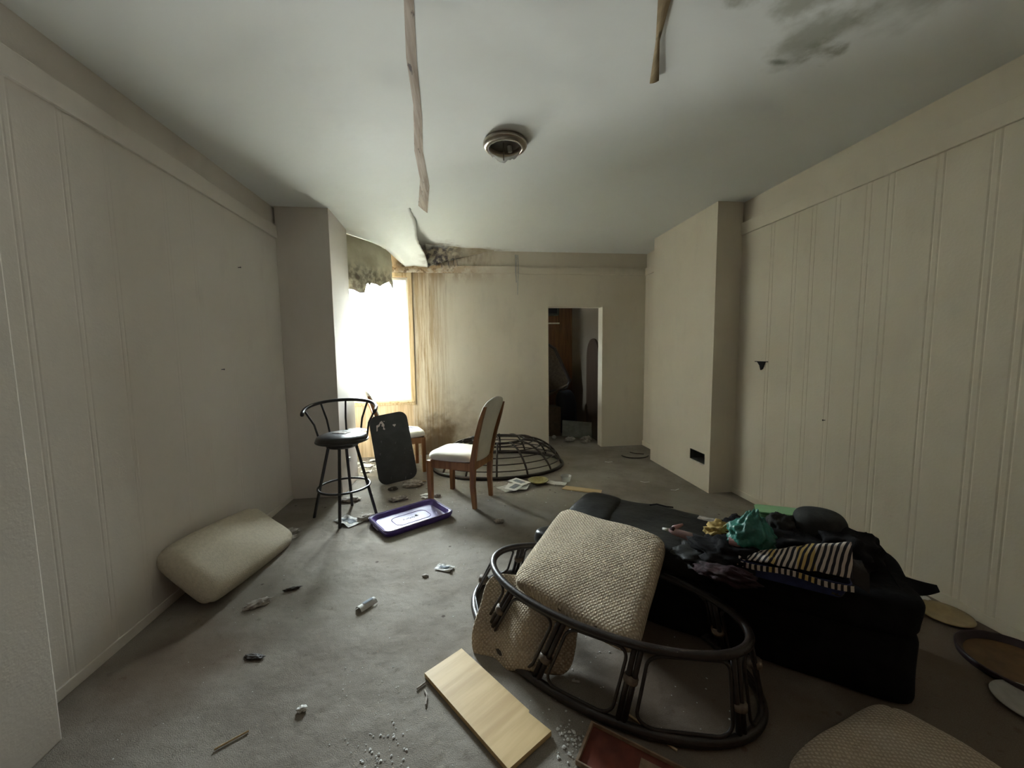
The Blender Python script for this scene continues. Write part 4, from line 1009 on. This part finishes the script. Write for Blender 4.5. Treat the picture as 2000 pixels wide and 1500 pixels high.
# plates at the right
def plate(name, label, c, r, m, m2, rot=(0, 0, 0), h=.018):
    t_ = thing(name, label, 'plate', c, rot)
    obj('plate_body', lathe(B(), [(.001, .002), (r*.55, .001), (r*.8, h*.6), (r, h), (r*.985, h+.004), (r*.78, h*.6+.004), (r*.55, .006), (.001, .006)], 40), m, t_, smooth=True)
    if m2: obj('centre_print', lathe(B(), [(.001, .0066), (r*.48, .0066), (r*.5, .0061)], 32), m2, t_, smooth=True)
plate('white_plate', 'off-white plate on the floor at the right edge', (2.115, 1.075, 0), .115, M_whiteplate, None)
plate('tan_plate', 'tan plate between the sofa corner and the right wall', (2.400, 1.550, .001), .105, M_tan, None)
t_ = thing('round_tray', 'round brown tray with a dark raised rim near the wall', 'tray', (2.33, 1.235, 0))
obj('tray_base', lathe(B(), [(.001, .002), (.165, .002), (.165, .008), (.001, .008)], 44), M_traytop, t_); obj('tray_rim', lathe(B(), [(.165, .002), (.19, .004), (.195, .030), (.190, .034), (.182, .030), (.165, .009)], 44), M_darktray, t_, smooth=True)
lump('white_wad', 'tiny white wad between the sofa and the right wall', 'paper', M_paper, (2.44, 1.66, .014), (.022, .018, .016), .4, 2, 80, 0, -.010, 3)

# ================================================================== WALL THINGS
t = thing('wall_bracket', 'black iron bracket sticking out of the right wall', 'bracket', (XR, 2.985, 1.262))
bm = B()
prism(bm, [(0, .075), (-.018, .060), (-.020, -.070), (0, -.070)], -.006, 0)
def q3(x, y, z): return bm.verts.new((x, y, z))
obj('shelf_plate', bm, M_black, t)
bm = B(); a = [(0, .035, -.006), (0, -.045, -.006), (0, -.020, -.065), (0, -.005, -.075), (0, .008, -.035)]
v0 = [bm.verts.new((-.001, y, z)) for _, y, z in a]; v1 = [bm.verts.new((-.016, y, z)) for _, y, z in a]
bm.faces.new(v0); bm.faces.new(v1[::-1])
for k in range(5): bm.faces.new((v0[k], v0[(k+1) % 5], v1[(k+1) % 5], v1[k]))
bmesh.ops.recalc_face_normals(bm, faces=bm.faces); obj('bracket_web', bm, M_black, t)
def nail(loc, label, rot=(0, 0, 0)): tag(obj('wall_nail', tube(B(), [(0, 0, 0), (.016, 0, .001), (.018, 0, .001)], [.0025, .0025, .006], 8), M_black, loc=loc, rot=rot), label, 'nail')
nail((XL, 2.84, 1.275), 'small nail in the middle of the left wall')
nail((XL, 3.13, 2.02), 'small nail high on the left wall near the column')
nail((XR, 2.38, .86), 'small nail low in a groove of the right wall', (0, 0, math.pi))
t = thing('wall_outlet', 'grey outlet plate hanging loose on the side of the left column', 'outlet', (-1.19, 3.93, .38))
obj('plate', obox(B(), Vector((.006, 0, .03)), .005, .07, .115, Matrix.Rotation(.12, 3, 'Y'), .001), M_outlet, t)
obj('outlet_box', obox(B(), Vector((.004, .0, -.055)), .007, .05, .05, None, .001), M_duct, t)
obj('plug', obox(B(), Vector((.018, .01, -.07)), .03, .035, .04, None, .004), M_paper, t)

# ================================================================== BEYOND THE DOORWAY
t = thing('broken_chair_frame', 'dark framed chair back leaning in the room beyond the doorway', 'chair', (1.50, 6.25, .0))
fr = [(-.42, 0, .62), (-.40, .08, 1.38), (-.10, .10, 1.48), (.02, .08, 1.40), (.26, 0, .86), (.20, 0, .74)]
obj('frame', tube(B(), fr, .028, 8, closed=True), M_rattan, t, smooth=True)
bm = B(); vs = [bm.verts.new((x*.94, y+.01, z*.97+.03)) for x, y, z in fr]; bm.faces.new(vs); bmesh.ops.solidify(bm, geom=bm.faces[:], thickness=.015); obj('woven_panel', bm, M_tanweave, t)
bm = tube(B(), [(.24, 0, .80), (-.38, -.02, .50)], .022, 8); obj('arm_rail', bm, M_boxbrown, t)
for x in (-.35, .14): obj('leg', tube(B(), [(x, .02, .66), (x-.02, .12, 0)], .022, 8), M_rattan, t)
tag(obj('brown_carton', box(B(), -.22, .22, -.15, .15, 0, .47, bev=.008), M_boxbrown, loc=(1.30, 6.06, 0)), 'brown carton under the leaning chair beyond the doorway', 'carton')
bm = softbox(-.14, .14, -.12, .12, 0, .74, 4, .03, 4, 14); tag(obj('dark_bag', bm, M_bluebag, smooth=True, loc=(1.68, 6.02, 0), rot=(0, -.10, .1)), 'tall blue-black bag standing beyond the doorway', 'bag')
tag(obj('grey_board', obox(B(), Vector((0, 0, .135)), .46, .012, .26, Matrix.Rotation(-.5, 3, 'X') @ Matrix.Rotation(.10, 3, 'Y'), .002), M_greyboard, loc=(1.72, 5.70, .01), rot=(0, 0, -.1)), 'tilted grey board on the floor just beyond the doorway', 'board')
lump('white_bundle', 'white bundle before the tilted grey board beyond the doorway', 'bundle', M_paper2, (1.565, 5.54, .030), (.075, .045, .035), .35, 2.6, 90, .2, -.028)
lump('white_ball', 'small white ball at the left beyond the doorway', 'ball', M_paper2, (1.36, 5.72, .030), (.032, .032, .030), .15, 2, 91)
lump('brown_rag', 'reddish brown rag right of the grey board beyond the doorway', 'rag', M_tissue, (1.80, 5.50, .028), (.085, .06, .04), .5, 3, 92, .3, -.024)
lump('crumpled_paper', 'crumpled pale paper at the foot of the door jamb', 'paper', M_tissue, (1.77, 5.40, .018), (.06, .04, .022), .6, 3, 93, .3, -.016)
t = thing('curtain_rod', 'thin white rod high beyond the doorway', 'rod', (1.62, 6.40, 1.83))
obj('rod', tube(B(), [(-1.268, 0, 0), (0, 0, 0)], .012, 8), M_paper, t); obj('hanger', tube(B(), [(-.01, 0, 0), (-.01, 0, .57)], .004, 6), M_black, t)
t = thing('wall_shelf', 'dark shelf box high on the panelled wall beyond the doorway', 'shelf', (1.45, 6.86, 2.10))
obj('shelf_body', box(B(), -.45, .25, -.09, .09, -.10, .12, bev=.004), M_duct, t); obj('door_panel', box(B(), -.42, .22, -.10, -.091, -.07, .09, bev=.003), M_bluebag, t)
t = thing('arched_panel', 'dark arched brown panel against the right wall beyond the doorway', 'panel', (1.965, 5.72, 0))
bm = B(); pr = [(-.28, 0), (.28, 0)] + [(.28*math.cos(a), 1.25+.30*math.sin(a)) for a in [math.pi*k/14 for k in range(15)]]
vs = [bm.verts.new((0, y, z)) for y, z in pr]; vs2 = [bm.verts.new((.03, y, z)) for y, z in pr]; n = len(pr)
bm.faces.new(vs); bm.faces.new(vs2[::-1])
for k in range(n): bm.faces.new((vs[k], vs[(k+1) % n], vs2[(k+1) % n], vs2[k]))
bmesh.ops.recalc_face_normals(bm, faces=bm.faces); obj('panel_board', bm, M_arch, t)
